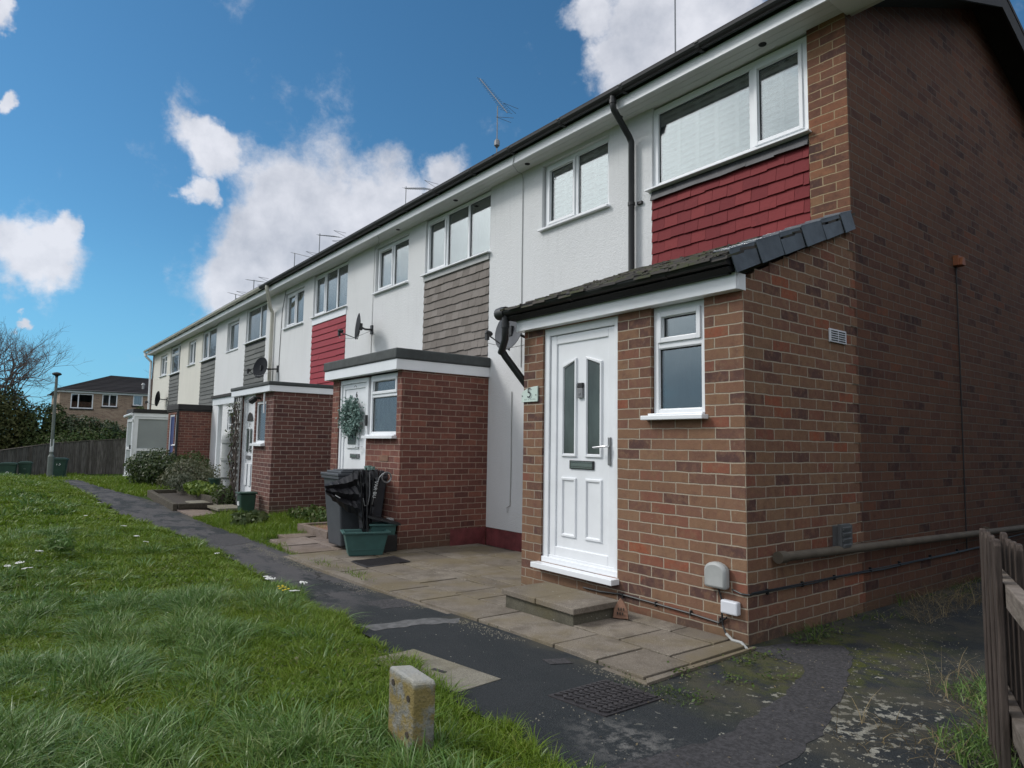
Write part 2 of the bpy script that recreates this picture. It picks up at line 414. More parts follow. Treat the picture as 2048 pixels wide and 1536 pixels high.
def slab_mat(name, a, b, mossy=.6):
    mt, N = new_mat(name)
    g = N.n('ShaderNodeNewGeometry'); P = g.outputs['Position']; isl = g.outputs['Random Per Island']
    grain = N.noise(P, 160, 3, .6)
    n1 = N.noise(P, 5, 7, .7)
    n2 = N.noise(P, 1.6, 5, .6)
    c = N.mix(isl, [x * .78 for x in a], b)
    c = N.mix(N.maprange(grain, .35, .65, 0, .7), c, [x * .5 for x in a])
    c = N.mix(N.maprange(n1, .42, .66, 0, .8), c, [x * .5 for x in a])
    c = N.mix(N.maprange(n2, .42, .62, 0, mossy), c, (a[0] * .70, a[1] * .66, a[2] * .46))
    sp = N.maprange(N.noise(P, 40, 3, .5), .70, .74)
    c = N.mix(N.math('MULTIPLY', sp, .7), c, (.42, .41, .36))
    finish(N, c, .9, N.math('ADD', grain, n1), .6, .006, spec=.2)
    return mt


M['slab'] = slab_mat('slab', (.235, .200, .160), (.29, .255, .21))
M['slab_pink'] = slab_mat('slab_pink', (.26, .205, .175), (.30, .25, .215), .3)
M['slab_pale'] = slab_mat('slab_pale', (.27, .25, .20), (.29, .27, .22), .3)
M['iron'] = plain('iron', (.030, .027, .029), .6, .3, 30, .4, dirt=.3)
M['step_block'] = slab_mat('step_block', (.15, .14, .105), (.19, .175, .135), .7)


def ground_mat():
    mt, N = new_mat('turf_ground')
    P = N.n('ShaderNodeNewGeometry').outputs['Position']
    n1 = N.noise(P, 3, 7, .7); n2 = N.noise(P, 40, 4, .65); n3 = N.noise(P, .5, 4, .6)
    c = N.mix(N.maprange(n2, .3, .7), (.020, .036, .008), (.060, .098, .018))
    c = N.mix(N.maprange(n1, .5, .75, 0, .6), c, (.05, .05, .022))
    c = N.mix(N.maprange(n3, .4, .65, 0, .5), c, (.035, .06, .016))
    finish(N, c, .95, n2, .8, .03, spec=.1)
    return mt


M['ground'] = ground_mat()


def leaf_mat(name, cols, rough=.55, spec=.3, trans=.25):
    mt, N = new_mat(name)
    g = N.n('ShaderNodeNewGeometry'); isl = g.outputs['Random Per Island']; P = g.outputs['Position']
    c = N.ramp(isl, [(i / (len(cols) - 1), c) for i, c in enumerate(cols)])
    big = N.noise(P, 1.1, 4, .6)
    c = N.mix(N.maprange(big, .35, .65, 0, .45), c, N.mix(1.0, c, (1.25, 1.05, .7), 'MULTIPLY'))
    b = N.n('ShaderNodeBsdfPrincipled', ins={'Base Color': c, 'Roughness': rough, 'Specular IOR Level': spec})
    t = N.n('ShaderNodeBsdfTranslucent', ins={'Color': c})
    mx = N.n('ShaderNodeMixShader', ins={0: trans, 1: b.outputs[0], 2: t.outputs[0]})
    N.link(mx.outputs[0], N.n('ShaderNodeOutputMaterial').inputs[0])
    return mt


M['grass'] = leaf_mat('grass_blades', [(.075, .140, .008), (.125, .215, .014), (.105, .185, .014), (.165, .255, .022), (.085, .155, .012), (.23, .27, .06)], .5, .3, .22)
M['grass_blue'] = leaf_mat('grass_tuft', [(.050, .125, .020), (.098, .195, .040), (.140, .235, .070), (.068, .150, .028), (.24, .30, .13)], .42, .4, .15)
M['weed'] = leaf_mat('weed', [(.030, .065, .012), (.055, .105, .020), (.075, .115, .03), (.11, .12, .05)])
M['hedge_dark'] = leaf_mat('hedge_dark', [(.030, .055, .018), (.060, .092, .028), (.085, .112, .040), (.050, .078, .024)], .6)
M['hedge_olive'] = leaf_mat('hedge_olive', [(.040, .058, .018), (.085, .098, .032), (.115, .122, .046), (.062, .078, .026)], .65)
M['shrub'] = leaf_mat('shrub', [(.022, .045, .014), (.045, .080, .024), (.090, .115, .045), (.035, .06, .02)], .45, .5)
M['shrub_grey'] = leaf_mat('shrub_grey', [(.085, .10, .065), (.13, .14, .095), (.06, .08, .045), (.17, .17, .12)], .6)
M['lime_leaf'] = leaf_mat('lime_leaf', [(.09, .16, .02), (.16, .22, .04), (.06, .12, .02)], .5)
M['dry_stem'] = leaf_mat('dry_stem', [(.16, .13, .08), (.24, .20, .12), (.10, .08, .05)], .8)
M['petal'] = plain('petal', (.72, .72, .68), .7, .05, 9, .0)
M['yellow_petal'] = plain('yellow_petal', (.55, .42, .02), .7, .05, 9, .0)


# ------------------------------------------------------------------ mesh building
class MB:
    def __init__(s): s.v = []; s.f = []
    def quad(s, a, b, c, d):
        i = len(s.v); s.v += [a, b, c, d]; s.f.append((i, i + 1, i + 2, i + 3)); return s
    def poly(s, pts):
        i = len(s.v); s.v += [tuple(p) for p in pts]; s.f.append(tuple(range(i, i + len(pts)))); return s
    def box(s, x0, x1, y0, y1, z0, z1, rot=None, piv=None, taper=None):
        if x0 > x1: x0, x1 = x1, x0
        if y0 > y1: y0, y1 = y1, y0
        if z0 > z1: z0, z1 = z1, z0
        t = taper or (0, 0)
        P = [(x0 + t[0], y0 + t[1], z0), (x1 - t[0], y0 + t[1], z0), (x1 - t[0], y1 - t[1], z0), (x0 + t[0], y1 - t[1], z0), (x0, y0, z1), (x1, y0, z1), (x1, y1, z1), (x0, y1, z1)]
        if rot is not None:
            pv = Vector(piv if piv else ((x0 + x1) / 2, (y0 + y1) / 2, (z0 + z1) / 2))
            P = [tuple(rot @ (Vector(p) - pv) + pv) for p in P]
        i = len(s.v); s.v += P
        s.f += [(i, i + 3, i + 2, i + 1), (i + 4, i + 5, i + 6, i + 7), (i, i + 1, i + 5, i + 4), (i + 1, i + 2, i + 6, i + 5), (i + 2, i + 3, i + 7, i + 6), (i + 3, i, i + 4, i + 7)]
        return s
    def prism(s, pts, vec):
        n = len(pts); i = len(s.v); vec = Vector(vec)
        s.v += [tuple(p) for p in pts] + [tuple(Vector(p) + vec) for p in pts]
        s.f.append(tuple(range(i + n - 1, i - 1, -1))); s.f.append(tuple(range(i + n, i + 2 * n)))
        for k in range(n):
            s.f.append((i + k, i + (k + 1) % n, i + n + (k + 1) % n, i + n + k))
        return s
    def tube(s, pts, r, n=8, cap=True):
        pts = [Vector(p) for p in pts]
        rs = r if isinstance(r, (list, tuple)) else [r] * len(pts)
        i0 = len(s.v)
        ref = None
        for k, p in enumerate(pts):
            if k == 0: d = pts[1] - pts[0]
            elif k == len(pts) - 1: d = pts[-1] - pts[-2]
            else: d = (pts[k + 1] - p).normalized() + (p - pts[k - 1]).normalized()
            d.normalize()
            if ref is None or abs(d.dot(ref)) > .95:
                ref = Vector((0, 0, 1)) if abs(d.z) < .9 else Vector((1, 0, 0))
            a = d.cross(ref).normalized(); b = d.cross(a)
            for j in range(n):
                t = 2 * math.pi * j / n
                s.v.append(tuple(p + (a * math.cos(t) + b * math.sin(t)) * rs[k]))
        for k in range(len(pts) - 1):
            for j in range(n):
                a = i0 + k * n + j; b = i0 + k * n + (j + 1) % n
                s.f.append((a, b, b + n, a + n))
        if cap:
            s.f.append(tuple(i0 + j for j in range(n - 1, -1, -1)))
            e = i0 + (len(pts) - 1) * n
            s.f.append(tuple(e + j for j in range(n)))
        return s
    def lathe(s, prof, c, axis=(0, 0, 1), n=16, sx=1.0, sy=1.0):
        ax = Vector(axis).normalized(); ref = Vector((0, 0, 1)) if abs(ax.z) < .9 else Vector((1, 0, 0))
        a = ax.cross(ref).normalized(); b = ax.cross(a); c = Vector(c)
        i0 = len(s.v)
        for rr, h in prof:
            for j in range(n):
                t = 2 * math.pi * j / n
                s.v.append(tuple(c + ax * h + a * (rr * math.cos(t) * sx) + b * (rr * math.sin(t) * sy)))
        for k in range(len(prof) - 1):
            for j in range(n):
                p = i0 + k * n + j; q = i0 + k * n + (j + 1) % n
                s.f.append((p, q, q + n, p + n))
        s.f.append(tuple(i0 + j for j in range(n - 1, -1, -1)))
        e = i0 + (len(prof) - 1) * n
        s.f.append(tuple(e + j for j in range(n)))
        return s
    def build(s, name, mat, parent=None, bevel=0.0, smooth=False, origin=None):
        me = bpy.data.meshes.new(name)
        o = bpy.data.objects.new(name, me); COL.objects.link(o)
        org = Vector((0, 0, 0))
        if parent is not None:
            q = parent
            while q is not None:
                org += q.location; q = q.parent
        elif origin is not None:
            org = Vector(origin); o.location = org
        me.from_pydata([tuple(Vector(p) - org) for p in s.v], [], s.f)
        me.materials.append(M[mat] if isinstance(mat, str) else mat)
        if smooth:
            for p in me.polygons: p.use_smooth = True
            try: me.set_sharp_from_angle(angle=R(40))
            except Exception: pass
        if parent is not None: o.parent = parent
        if bevel:
            b = o.modifiers.new('bevel', 'BEVEL'); b.width = bevel; b.segments = 2; b.limit_method = 'ANGLE'; b.angle_limit = R(40)
        me.update()
        return o


def np_mesh(name, V, F4, mat, parent=None, smooth=False):
    me = bpy.data.meshes.new(name)
    V = np.asarray(V, dtype=np.float32); F4 = np.asarray(F4, dtype=np.int32)
    k = F4.shape[1]
    me.vertices.add(len(V)); me.vertices.foreach_set('co', V.ravel())
    me.loops.add(F4.size); me.loops.foreach_set('vertex_index', F4.ravel())
    me.polygons.add(len(F4))
    me.polygons.foreach_set('loop_start', np.arange(len(F4), dtype=np.int32) * k)
    me.polygons.foreach_set('loop_total', np.full(len(F4), k, dtype=np.int32))
    if smooth: me.polygons.foreach_set('use_smooth', np.ones(len(F4), dtype=bool))
    me.update(calc_edges=True)
    me.materials.append(M[mat])
    o = bpy.data.objects.new(name, me); COL.objects.link(o)
    if parent is not None: o.parent = parent
    return o


def tag(o, label, cat, group=None, kind=None):
    if label: o['label'] = label
    if cat: o['category'] = cat
    if group: o['group'] = group
    if kind: o['kind'] = kind
    return o


def thing(name, label, cat, loc=(0, 0, 0), group=None):
    o = bpy.data.objects.new(name, None); COL.objects.link(o)
    o.empty_display_size = .2
    o.location = loc
    return tag(o, label, cat, group)


def struct(o):
    o['kind'] = 'structure'; return o


def text_mesh(s, size, mat, origin, xdir, zdir, name, parent, thick=.002, align='CENTER', sx=1.0):
    """real letters, converted to a mesh and laid on a surface"""
    cu = bpy.data.curves.new('t', 'FONT'); cu.body = s; cu.size = size; cu.align_x = align; cu.align_y = 'CENTER'
    cu.extrude = thick
    ob = bpy.data.objects.new('t', cu); COL.objects.link(ob)
    bpy.context.view_layer.update()
    me = bpy.data.meshes.new_from_object(ob.evaluated_get(bpy.context.evaluated_depsgraph_get()))
    bpy.data.objects.remove(ob)
    X = Vector(xdir).normalized(); Z = Vector(zdir).normalized(); Nn = X.cross(Z)
    b = MB()
    for v in me.vertices:
        b.v.append(tuple(Vector(origin) + X * v.co.x * sx + Z * v.co.y + Nn * v.co.z))
    b.f = [tuple(p.vertices) for p in me.polygons]
    bpy.data.meshes.remove(me)
    return b.build(name, mat, parent)


def sstep(a, b, x):
    t = np.clip((np.asarray(x, float) - a) / (b - a), 0, 1); return t * t * (3 - 2 * t)


def g0(x, y):
    """paved level: falls a little westward, then away beyond the terrace"""
    return -0.10 * sstep(-.3, -4.5, x) - .50 * sstep(-22, -33, x) - .30 * sstep(-23, -33, x) * sstep(-1.5, -4.5, y)


LX = np.array([-60, -24, -21.4, -16, -11, -9.2, -7, -4.84, -3.3, -1.9, -1.12, -.54, .46, 1.6, 3.5, 8])
LY = np.array([-2.6, -2.05, -1.95, -1.87, -1.9, -1.76, -1.60, -1.58, -1.66, -1.78, -1.86, -1.9, -2.02, -2.2, -2.6, -3.5])
RX = np.array([-60, -24, -23, -18.7, -14, -9.2, -7.7, -6.3, -4.9, -3.5, 0.0])
RY = np.array([-1.5, -1.55, -1.5, -1.33, -.97, -.98, -.93, -.92, -.92, -.92, -.92])
def ledge(x): return np.interp(x, LX, LY)
def redge(x): return np.interp(x, RX, RY)


def gz(x, y):
    x = np.asarray(x, float); y = np.asarray(y, float)
    z = g0(x, y)
    inl = sstep(0, .35, ledge(x) - y)
    z = z + inl * (.035 + .03 * np.sin(x * .9 + 1) * np.sin(y * 1.1)) + .16 * sstep(.2, 1.6, ledge(x) - y) * sstep(-27, -22, x) * sstep(-8, -18, x)
    return z


# ------------------------------------------------------------------ setting: ground, path, patio
xs = np.unique(np.concatenate([np.linspace(-600, -60, 10), np.linspace(-60, -26, 24), np.arange(-26, 5, .2), np.linspace(5, 60, 15), np.linspace(60, 600, 8)]))
ys_ = np.unique(np.concatenate([np.linspace(-600, -40, 10), np.linspace(-40, -9, 16), np.arange(-9, 3, .12), np.linspace(3, 40, 20), np.linspace(40, 600, 9)]))
XX, YY = np.meshgrid(xs, ys_, indexing='ij')
ZZ = gz(XX, YY) - .015
path_zone = (YY > ledge(XX) - .05) & (YY < np.where(XX > -.02, 14, redge(XX) + .05)) & (XX > -24) & (XX < 3.5)
ZZ = np.where(path_zone, ZZ - .04, ZZ)
nx, ny = XX.shape
idx = np.arange(nx * ny).reshape(nx, ny)
F = np.stack([idx[:-1, :-1].ravel(), idx[1:, :-1].ravel(), idx[1:, 1:].ravel(), idx[:-1, 1:].ravel()], 1)
struct(np_mesh('ground', np.stack([XX.ravel(), YY.ravel(), ZZ.ravel()], 1), F, 'ground', smooth=True))

V = []; Fq = []
px = np.unique(np.concatenate([np.arange(-24, -.01, .25), [-.02], np.arange(0.0, 3.4, .2)]))
for i, x in enumerate(px):
    a = float(ledge(x)); b = float(redge(x)) if x < 0 else 12.0
    a += .03 * math.sin(x * 7) + .02 * math.sin(x * 17 + 1); 
    if x < 0: b += .012 * math.sin(x * 9) + .012 * math.sin(x * 23)
    for j in range(13):
        t = j / 12
        if x >= 0: t = t ** 2
        y = a + (b - a) * t
        V.append((x, y, float(g0(x, y)) + .006))
        if i and j: Fq.append(((i - 1) * 13 + j - 1, i * 13 + j - 1, i * 13 + j, (i - 1) * 13 + j))
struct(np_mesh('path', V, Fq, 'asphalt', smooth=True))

def sheet(name, pts, z, mat, thick=.006, jag=0.0):
    P = []
    for k in range(len(pts)):
        a = pts[k]; b = pts[(k + 1) % len(pts)]
        n = max(1, int(math.hypot(b[0] - a[0], b[1] - a[1]) / .06)) if jag else 1
        for q in range(n):
            t = q / n
            x = a[0] + (b[0] - a[0]) * t + random.uniform(-jag, jag); y = a[1] + (b[1] - a[1]) * t + random.uniform(-jag, jag)
            P.append((x, y, float(g0(x, y)) + z))
    b = MB().prism(P, (0, 0, thick))
    return struct(b.build(name, mat))

sheet('path_patch', [(-.005 + .03, -.03), (.12, .25), (.34, .50), (.50, .30), (.72, -.25), (.93, -.9), (1.0, -1.3), (1.05, -2.0), (.62, -2.1), (.63, -1.75), (.70, -1.3), (.62, -.78), (.55, -.45), (.40, -.05), (.2, -.10)], .0065, 'asphalt_patch', .0015, .016)
sheet('path_patch', [(-1.84, -1.70), (-1.79, -1.27), (-1.62, -1.07), (-1.50, -1.12), (-1.62, -1.35), (-1.68, -1.68)], .007, 'tar_pale', .0015, .02)
sheet('path_patch', [(-.52, -1.22), (-.46, -1.10), (-.37, -1.12), (-.43, -1.24)], .007, 'asphalt_patch', .003, .004)
sheet('path_patch', [(-2.6, -1.35), (-2.5, -1.0), (-2.2, -1.0), (-2.25, -1.35)], .0065, 'asphalt_patch', .0015, .03)
sheet('path_patch', [(-7.6, -1.25), (-7.5, -.95), (-6.6, -.95), (-6.4, -1.4), (-6.9, -1.5)], .0065, 'asphalt_patch', .0015, .03)

# paving slabs of the front patio, one sheet with open joints
pv = MB()
rows = [(-1.02, -.625, [.055, -.29, -.66, -1.46, -2.25, -2.75, -3.35, -3.95, -4.6, -5.25]),
        (-.62, -.205, [-.10, -.50, -.95, -1.40, -2.02, -2.35, -2.95, -3.55, -4.15, -4.75, -5.3])]
for (y0, y1, xj) in rows:
    for a, b in zip(xj[:-1], xj[1:]):
        dz = random.uniform(-.003, .004); zc = float(g0((a + b) / 2, y0)); zl = float(g0(b, y0)); zr = float(g0(a, y0))
        j = .008
        P = [(b + j, y0 + j, zl), (a - j, y0 + j, zr), (a - j, y1 - j, zr), (b + j, y1 - j, zl)]
        pv.prism([(p[0], p[1], p[2] - .03) for p in P], (0, 0, .058 + dz))
pv.prism([(-.088, -.62, -.03), (.05, -.62, -.03), (.03, -.03, -.03), (-.088, -.03, -.03)], (0, 0, .060))
y = -.20
for r in range(4):
    y1 = y + (.19 if r == 0 else .46)
    x = .0 - (.1 if r == 0 else 0); lim = -5.3
    if r > 0: x = -2.27
    k = 0
    while x > lim:
        x1 = x - (.6 if k or r % 2 else .34); k += 1
        if r > 0 and x1 < -4.9: x1 = -4.88; 
        zc = float(g0((x + x1) / 2, y)); dz = random.uniform(-.004, .004)
        pv.box(x1 + .008, x - .008, y + .008, min(y1, 1.47) - .008, zc - .03, zc + .028 + dz)
        x = x1
        if r > 0 and x <= -4.88 + 1e-6: break
    y = y1
struct(pv.build('patio', 'slab', bevel=.004))
# sand and moss seen in the open joints, and the mortar haunching beside the path
hb = MB()
hb.prism([(.10, -1.05, -.02), (-5.3, -1.05, -.12), (-5.3, -.95, -.12), (.10, -.95, -.02)], (0, 0, .032))
hb.prism([(.056, -1.0, -.02), (.105, -1.05, -.02), (.07, -.02, -.02), (.051, -.02, -.02)], (0, 0, .040))
struct(hb.build('patio_edging', 'slab'))
jb = MB()
jb.box(-4.87, .05, -.94, 1.48, -.15, -.10)
for k in range(24):
    x = -.05 - k * .2
    jb.box(x - .2, x, -.94, .0 if k < 12 else 1.48, -.15, float(g0(x - .1, 0)) + .004)
struct(jb.build('patio_bedding', 'soil'))
pk = MB()
for (a, b, y0, y1) in [(-5.32, -5.9, -.86, -.40), (-5.32, -5.95, -.38, .12), (-5.97, -6.6, -.78, -.30), (-5.97, -6.5, -.28, .1), (-6.62, -7.0, -.55, -.15)]:
    z = float(g0(a, y0)); pk.box(b, a, y0, y1, z - .03, z + .030 + random.uniform(-.004, .004))
struct(pk.build('patio', 'slab_pink', bevel=.004))

# ------------------------------------------------------------------ windows and doors
def window(parent, x0, x1, z0, z1, y, lights=(1.0,), transom=None, openers=(), curtain_or_dark_room='net_dim', sill=True, fw=.05, drop=None, sill_mat='upvc', frame_mat='upvc', vents=False, label=None):
    """white framed window facing the path: frame, mullions, opening sashes, panes, curtain, sill"""
    if x0 > x1: x0, x1 = x1, x0
    f = MB()
    f.box(x0, x0 + fw, y, y + .06, z0, z1); f.box(x1 - fw, x1, y, y + .06, z0, z1)
    f.box(x0 + fw, x1 - fw, y + .001, y + .06, z0, z0 + fw); f.box(x0 + fw, x1 - fw, y + .001, y + .06, z1 - fw, z1)
    tot = sum(lights); xx = x0; cells = []
    for i, l in enumerate(lights):
        xe = xx + (x1 - x0) * l / tot
        a = x0 + fw if i == 0 else xx + fw * .45
        b = x1 - fw if i == len(lights) - 1 else xe - fw * .45
        if i < len(lights) - 1:
            f.box(xe - fw * .45, xe + fw * .45, y + .002, y + .06, z0 + fw, z1 - fw)
        if transom and (transom is not True) and i in transom:
            zt = z0 + (z1 - z0) * transom[i]
            f.box(a, b, y + .003, y + .06, zt - .02, zt + .02)
            cells += [(a, b, z0 + fw, zt - .02, (i, 0) in openers), (a, b, zt + .02, z1 - fw, (i, 1) in openers)]
        else:
            cells.append((a, b, z0 + fw, z1 - fw, i in openers))
        xx = xe
    panes = []
    for (a, b, c, d, op) in cells:
        if op:
            s = .034; yy = y - .014
            f.box(a, a + s, yy, y + .05, c, d); f.box(b - s, b, yy, y + .05, c, d)
            f.box(a + s, b - s, yy + .001, y + .05, c, c + s); f.box(a + s, b - s, yy + .001, y + .05, d - s, d)
            a, b, c, d = a + s, b - s, c + s, d - s
            if vents: f.box(a + .02, b - .02, yy - .012, yy, d + .006, d + .022)
        g = .006
        f.box(a, a + g, y + .008, y + .05, c, d); f.box(b - g, b, y + .008, y + .05, c, d)
        f.box(a + g, b - g, y + .008, y + .05, c, c + g); f.box(a + g, b - g, y + .008, y + .05, d - g, d)
        panes.append((a + g, b - g, c + g, d - g))
    fo = f.build('window', frame_mat, parent, bevel=.004)
    if label: fo['label'] = label
    for (a, b, c, d) in panes:
        MB().box(a, b, y + .024, y + .028, c, d).build('pane', 'glass', fo)
        e = MB(); e.box(a, a + .008, y + .020, y + .0235, c, d); e.box(a + .008, b, y + .020, y + .0235, d - .008, d)
        e.build('seal', 'dark_gap', fo)
    if curtain_or_dark_room == 'shutter':
        s = MB()
        n = max(1, round((x1 - x0) / .26)); w = (x1 - x0 - 2 * fw) / n
        for k in range(n):
            a = x0 + fw + k * w; b = a + w
            s.box(a, a + .022, y + .045, y + .075, z0 + .02, z1 - .02); s.box(b - .022, b, y + .045, y + .075, z0 + .02, z1 - .02)
            z = z0 + .05
            rt = Matrix.Rotation(R(60), 3, 'X')
            while z < z1 - .04:
                s.box(a + .026, b - .026, y + .034, y + .086, z - .003, z + .003, rot=rt); z += .062
        s.build('shutter', 'shutter_white', fo)
        MB().box(x0 - .05, x1 + .05, y + .115, y + .12, z0 - .05, z1 + .05).build('room', 'net_dim', fo)  # dim sheet standing in for the unlit room between the slats
    elif curtain_or_dark_room:
        s = MB(); n = int((x1 - x0) / .035) + 2
        pts = [(x0 + (x1 - x0) * k / n, y + .085 + .012 * math.sin(k * 1.9) + .006 * math.sin(k * .7)) for k in range(n + 1)]
        for (a, b) in zip(pts[:-1], pts[1:]):
            s.quad((a[0], a[1], z0), (b[0], b[1], z0), (b[0], b[1], z1), (a[0], a[1], z1))
        s.build('curtain', curtain_or_dark_room, fo)
    if sill:
        d = drop or .03
        sm = MB(); sm.box(x0 - .045, x1 + .03, y - .10, y + .02, z0 - d, z0 - .004)
        sm.box(x0 - .01, x1 + .005, y - .06, y + .02, z0 - .004, z0 + .012)
        sm.build('sill', sill_mat, fo, bevel=.004)
    return fo


def holed_wall(x0, x1, z0, z1, y0, y1, holes):
    """facade slab with rectangular openings"""
    b = MB()
    X = sorted({x0, x1} | {h[0] for h in holes} | {h[1] for h in holes}); X = [x for x in X if x0 <= x <= x1]
    for a, c in zip(X[:-1], X[1:]):
        mid = (a + c) / 2
        hs = sorted([(h[2], h[3]) for h in holes if h[0] < mid < h[1]])
        z = z0
        for (h0, h1) in hs:
            if h0 > z: b.box(a, c, y0, y1, z, h0)
            z = h1
        if z < z1: b.box(a, c, y0, y1, z, z1)
    return b


def tiles(parent, x0, x1, z0, z1, y, mat, gauge=.112, w=.168, jit=.006):
    """hanging tiles, every row overlapping the one below"""
    b = MB(); n = max(1, round((z1 - z0) / gauge)); g = (z1 - z0) / n
    for r in range(n):
        z = z0 + r * g
        x = x0 - (w * .5 if r % 2 else 0)
        while x < x1:
            a = max(x, x0); c = min(x + w, x1)
            if c - a > .015:
                o = random.uniform(-jit, jit); q = random.uniform(0, .004)
                P = [(a + .0015, y - .022 - q, z + o), (c - .0015, y - .022 - q + random.uniform(-.002, .002), z + o + random.uniform(-.002, .002)), (c - .0015, y - .004, z + g + .03), (a + .0015, y - .004, z + g + .03)]
                if r == n - 1: P[2] = (P[2][0], P[2][1], z1); P[3] = (P[3][0], P[3][1], z1)
                b.prism(P, (0, .012, 0))
            x += w
    return b.build('tile_panel', mat, parent)


def gutter(parent, x0, x1, y, z, mat, r=.056):
    b = MB(); n = 8
    for k in range(n):
        t0 = math.pi + math.pi * k / n; t1 = math.pi + math.pi * (k + 1) / n
        p = [(x0, y + r * math.cos(t0), z + r * math.sin(t0)), (x1, y + r * math.cos(t0), z + r * math.sin(t0)), (x1, y + r * math.cos(t1), z + r * math.sin(t1)), (x0, y + r * math.cos(t1), z + r * math.sin(t1))]
        b.quad(*p)
        b.quad(*[(a[0], y + (a[1] - y) * .93, z + (a[2] - z) * .93) for a in reversed(p)])
    for xe in (x0, x1):
        b.poly([(xe, y + r * math.cos(math.pi + math.pi * k / n), z + r * math.sin(math.pi + math.pi * k / n)) for k in range(n + 1)])
    x = x1 - .5
    while x > x0 + .1:
        b.box(x - .02, x + .02, y - r - .004, y + r + .02, z - .004, z + .010)
        b.prism([(x - .02, y - r - .005, z), (x - .02, y - r * .7, z - r * .82), (x - .02, y, z - r - .008), (x - .02, y + r + .03, z - r - .005), (x - .02, y + r + .03, z)], (.04, 0, 0))
        x -= .95
    return b.build('gutter', mat, parent)


# ------------------------------------------------------------------ the terrace
EY, WY, SZ = 1.22, 1.5, 4.77          # eaves line, facade plane, soffit level
RY_, RZ_ = 4.35, 6.02                 # ridge
def house_shell(name, label, x1, x0, wallmat, holes, brick_side=False, gut='black_plastic', last=False, first=False):
    h = thing(name, label, 'house', ((x0 + x1) / 2, WY, 0), 'terraced houses in the row')
    xr = x1 - .3375 * .976 if first else x1
    zb = 2.9 if first else .13
    w = holed_wall(x0, xr, .13, SZ + .02, WY, WY + .22, holes)
    w.build('wall', wallmat, h)
    MB().box(x0, xr, WY + .012, WY + .2, -.4, .13).build('plinth', 'paint_red' if x1 > -10 else 'render_white', h)
    # eaves: soffit boards, fascia, gutter
    e = .26 if first else (0.0)
    e0 = .22 if last else 0.0
    s = MB(); n = 3
    for k in range(n):
        ya = EY + .022 + (WY + .0 - EY - .022) * k / n; yb = EY + .022 + (WY - EY - .022) * (k + 1) / n
        s.box(x0 - e0, x1 + e, ya + .002, yb - .002, SZ, SZ + .018)
    s.box(x0 - e0, x1 + e, EY + .022, WY + .1, SZ + .006, SZ + .03)
    if first:
        s.box(x1 + .002, x1 + e - .02, WY, RY_, 0, 0) if False else None
    s.build('soffit', 'soffit', h)
    f = MB().box(x0 - e0, x1 + e, EY, EY + .02, SZ - .012, SZ + .10)
    f.build('fascia', 'upvc', h, bevel=.003)
    gutter(h, x0 - e0 - (.05 if last else 0), x1 + e + (.02 if first else 0), EY - .065, SZ + .155, gut)
    # roof, two slopes with tile rows
    b = MB(); rows_ = 14
    for k in range(rows_):
        t0 = k / rows_; t1 = (k + 1) / rows_ + .012
        ya = EY - .10 + (RY_ - EY + .10) * t0; yb = EY - .10 + (RY_ - EY + .10) * min(t1, 1)
        za = SZ + .185 + (RZ_ + .12 - SZ - .185) * t0; zb2 = SZ + .185 + (RZ_ + .12 - SZ - .185) * min(t1, 1)
        b.prism([(x0 - e0, ya, za), (x0 - e0, yb, zb2 - .012), (x0 - e0, yb, zb2 - .05), (x0 - e0, ya, za - .05)], (x1 + e + .03 - x0 + e0, 0, 0))
    b.prism([(x0 - e0, RY_, RZ_ + .12), (x0 - e0, 7.6, SZ + .19), (x0 - e0, 7.6, SZ + .14), (x0 - e0, RY_, RZ_ + .07)], (x1 + e + .03 - x0 + e0, 0, 0))
    b.build('roof', 'roof_dark', h)
    return h


def W(x0, x1, z0, z1): return (x0, x1, z0, z1)
TR = [-.335, -4.93, -9.67, -14.54, -19.3, -24.3]   # right edge of each hanging tile panel
TL = [-2.04, -6.70, -11.42, -16.25, -21.08, -26.0]
PB = [0.0, -4.38, -9.12, -13.98, -19.29, -23.75, -29.4]   # party walls

# ---- house 5, nearest
H0 = house_shell('terraced_house', 'nearest terrace house with maroon tiled panel, brick gable end and tiled porch roof', PB[0], PB[1], 'render_white',
                 [W(TL[0], TR[0], 2.9, SZ + .02), W(-3.82, -2.66, 3.88, 4.72)], first=True)
MB().box(TL[0] - .0, TR[0], WY + .03, WY + .2, 2.9, 3.84).build('panel_backing', 'lead', H0)
tiles(H0, TL[0], TR[0], 2.96, 3.79, WY + .012, 'tile_maroon', .112, .165)
b = MB(); random.seed(3)
x = TL[0]
while x < TR[0]:
    c = min(x + .28, TR[0]); b.prism([(x, WY - .034, 3.765 + random.uniform(-.008, .006)), (c, WY - .034, 3.765 + random.uniform(-.008, .006)), (c, WY + .0, 3.872), (x, WY + .0, 3.872)], (0, .02, 0)); x = c
b.build('flashing', 'lead', H0)
w0 = window(H0, TL[0], TR[0], 3.885, 4.755, WY + .03, lights=(1.16, .55), curtain_or_dark_room='shutter', openers=(1,), fw=.058, drop=.022)
window(H0, -3.80, -2.67, 3.90, 4.72, WY + .045, lights=(.5, .5), curtain_or_dark_room='shutter', openers=(0,), fw=.05)
# window sill board under the wide window, and the render return beside it
MB().box(-.3295, -.0035, WY - .012, WY + .22, 2.9, SZ + .02).build('brick_pier', 'brick_pier', H0)
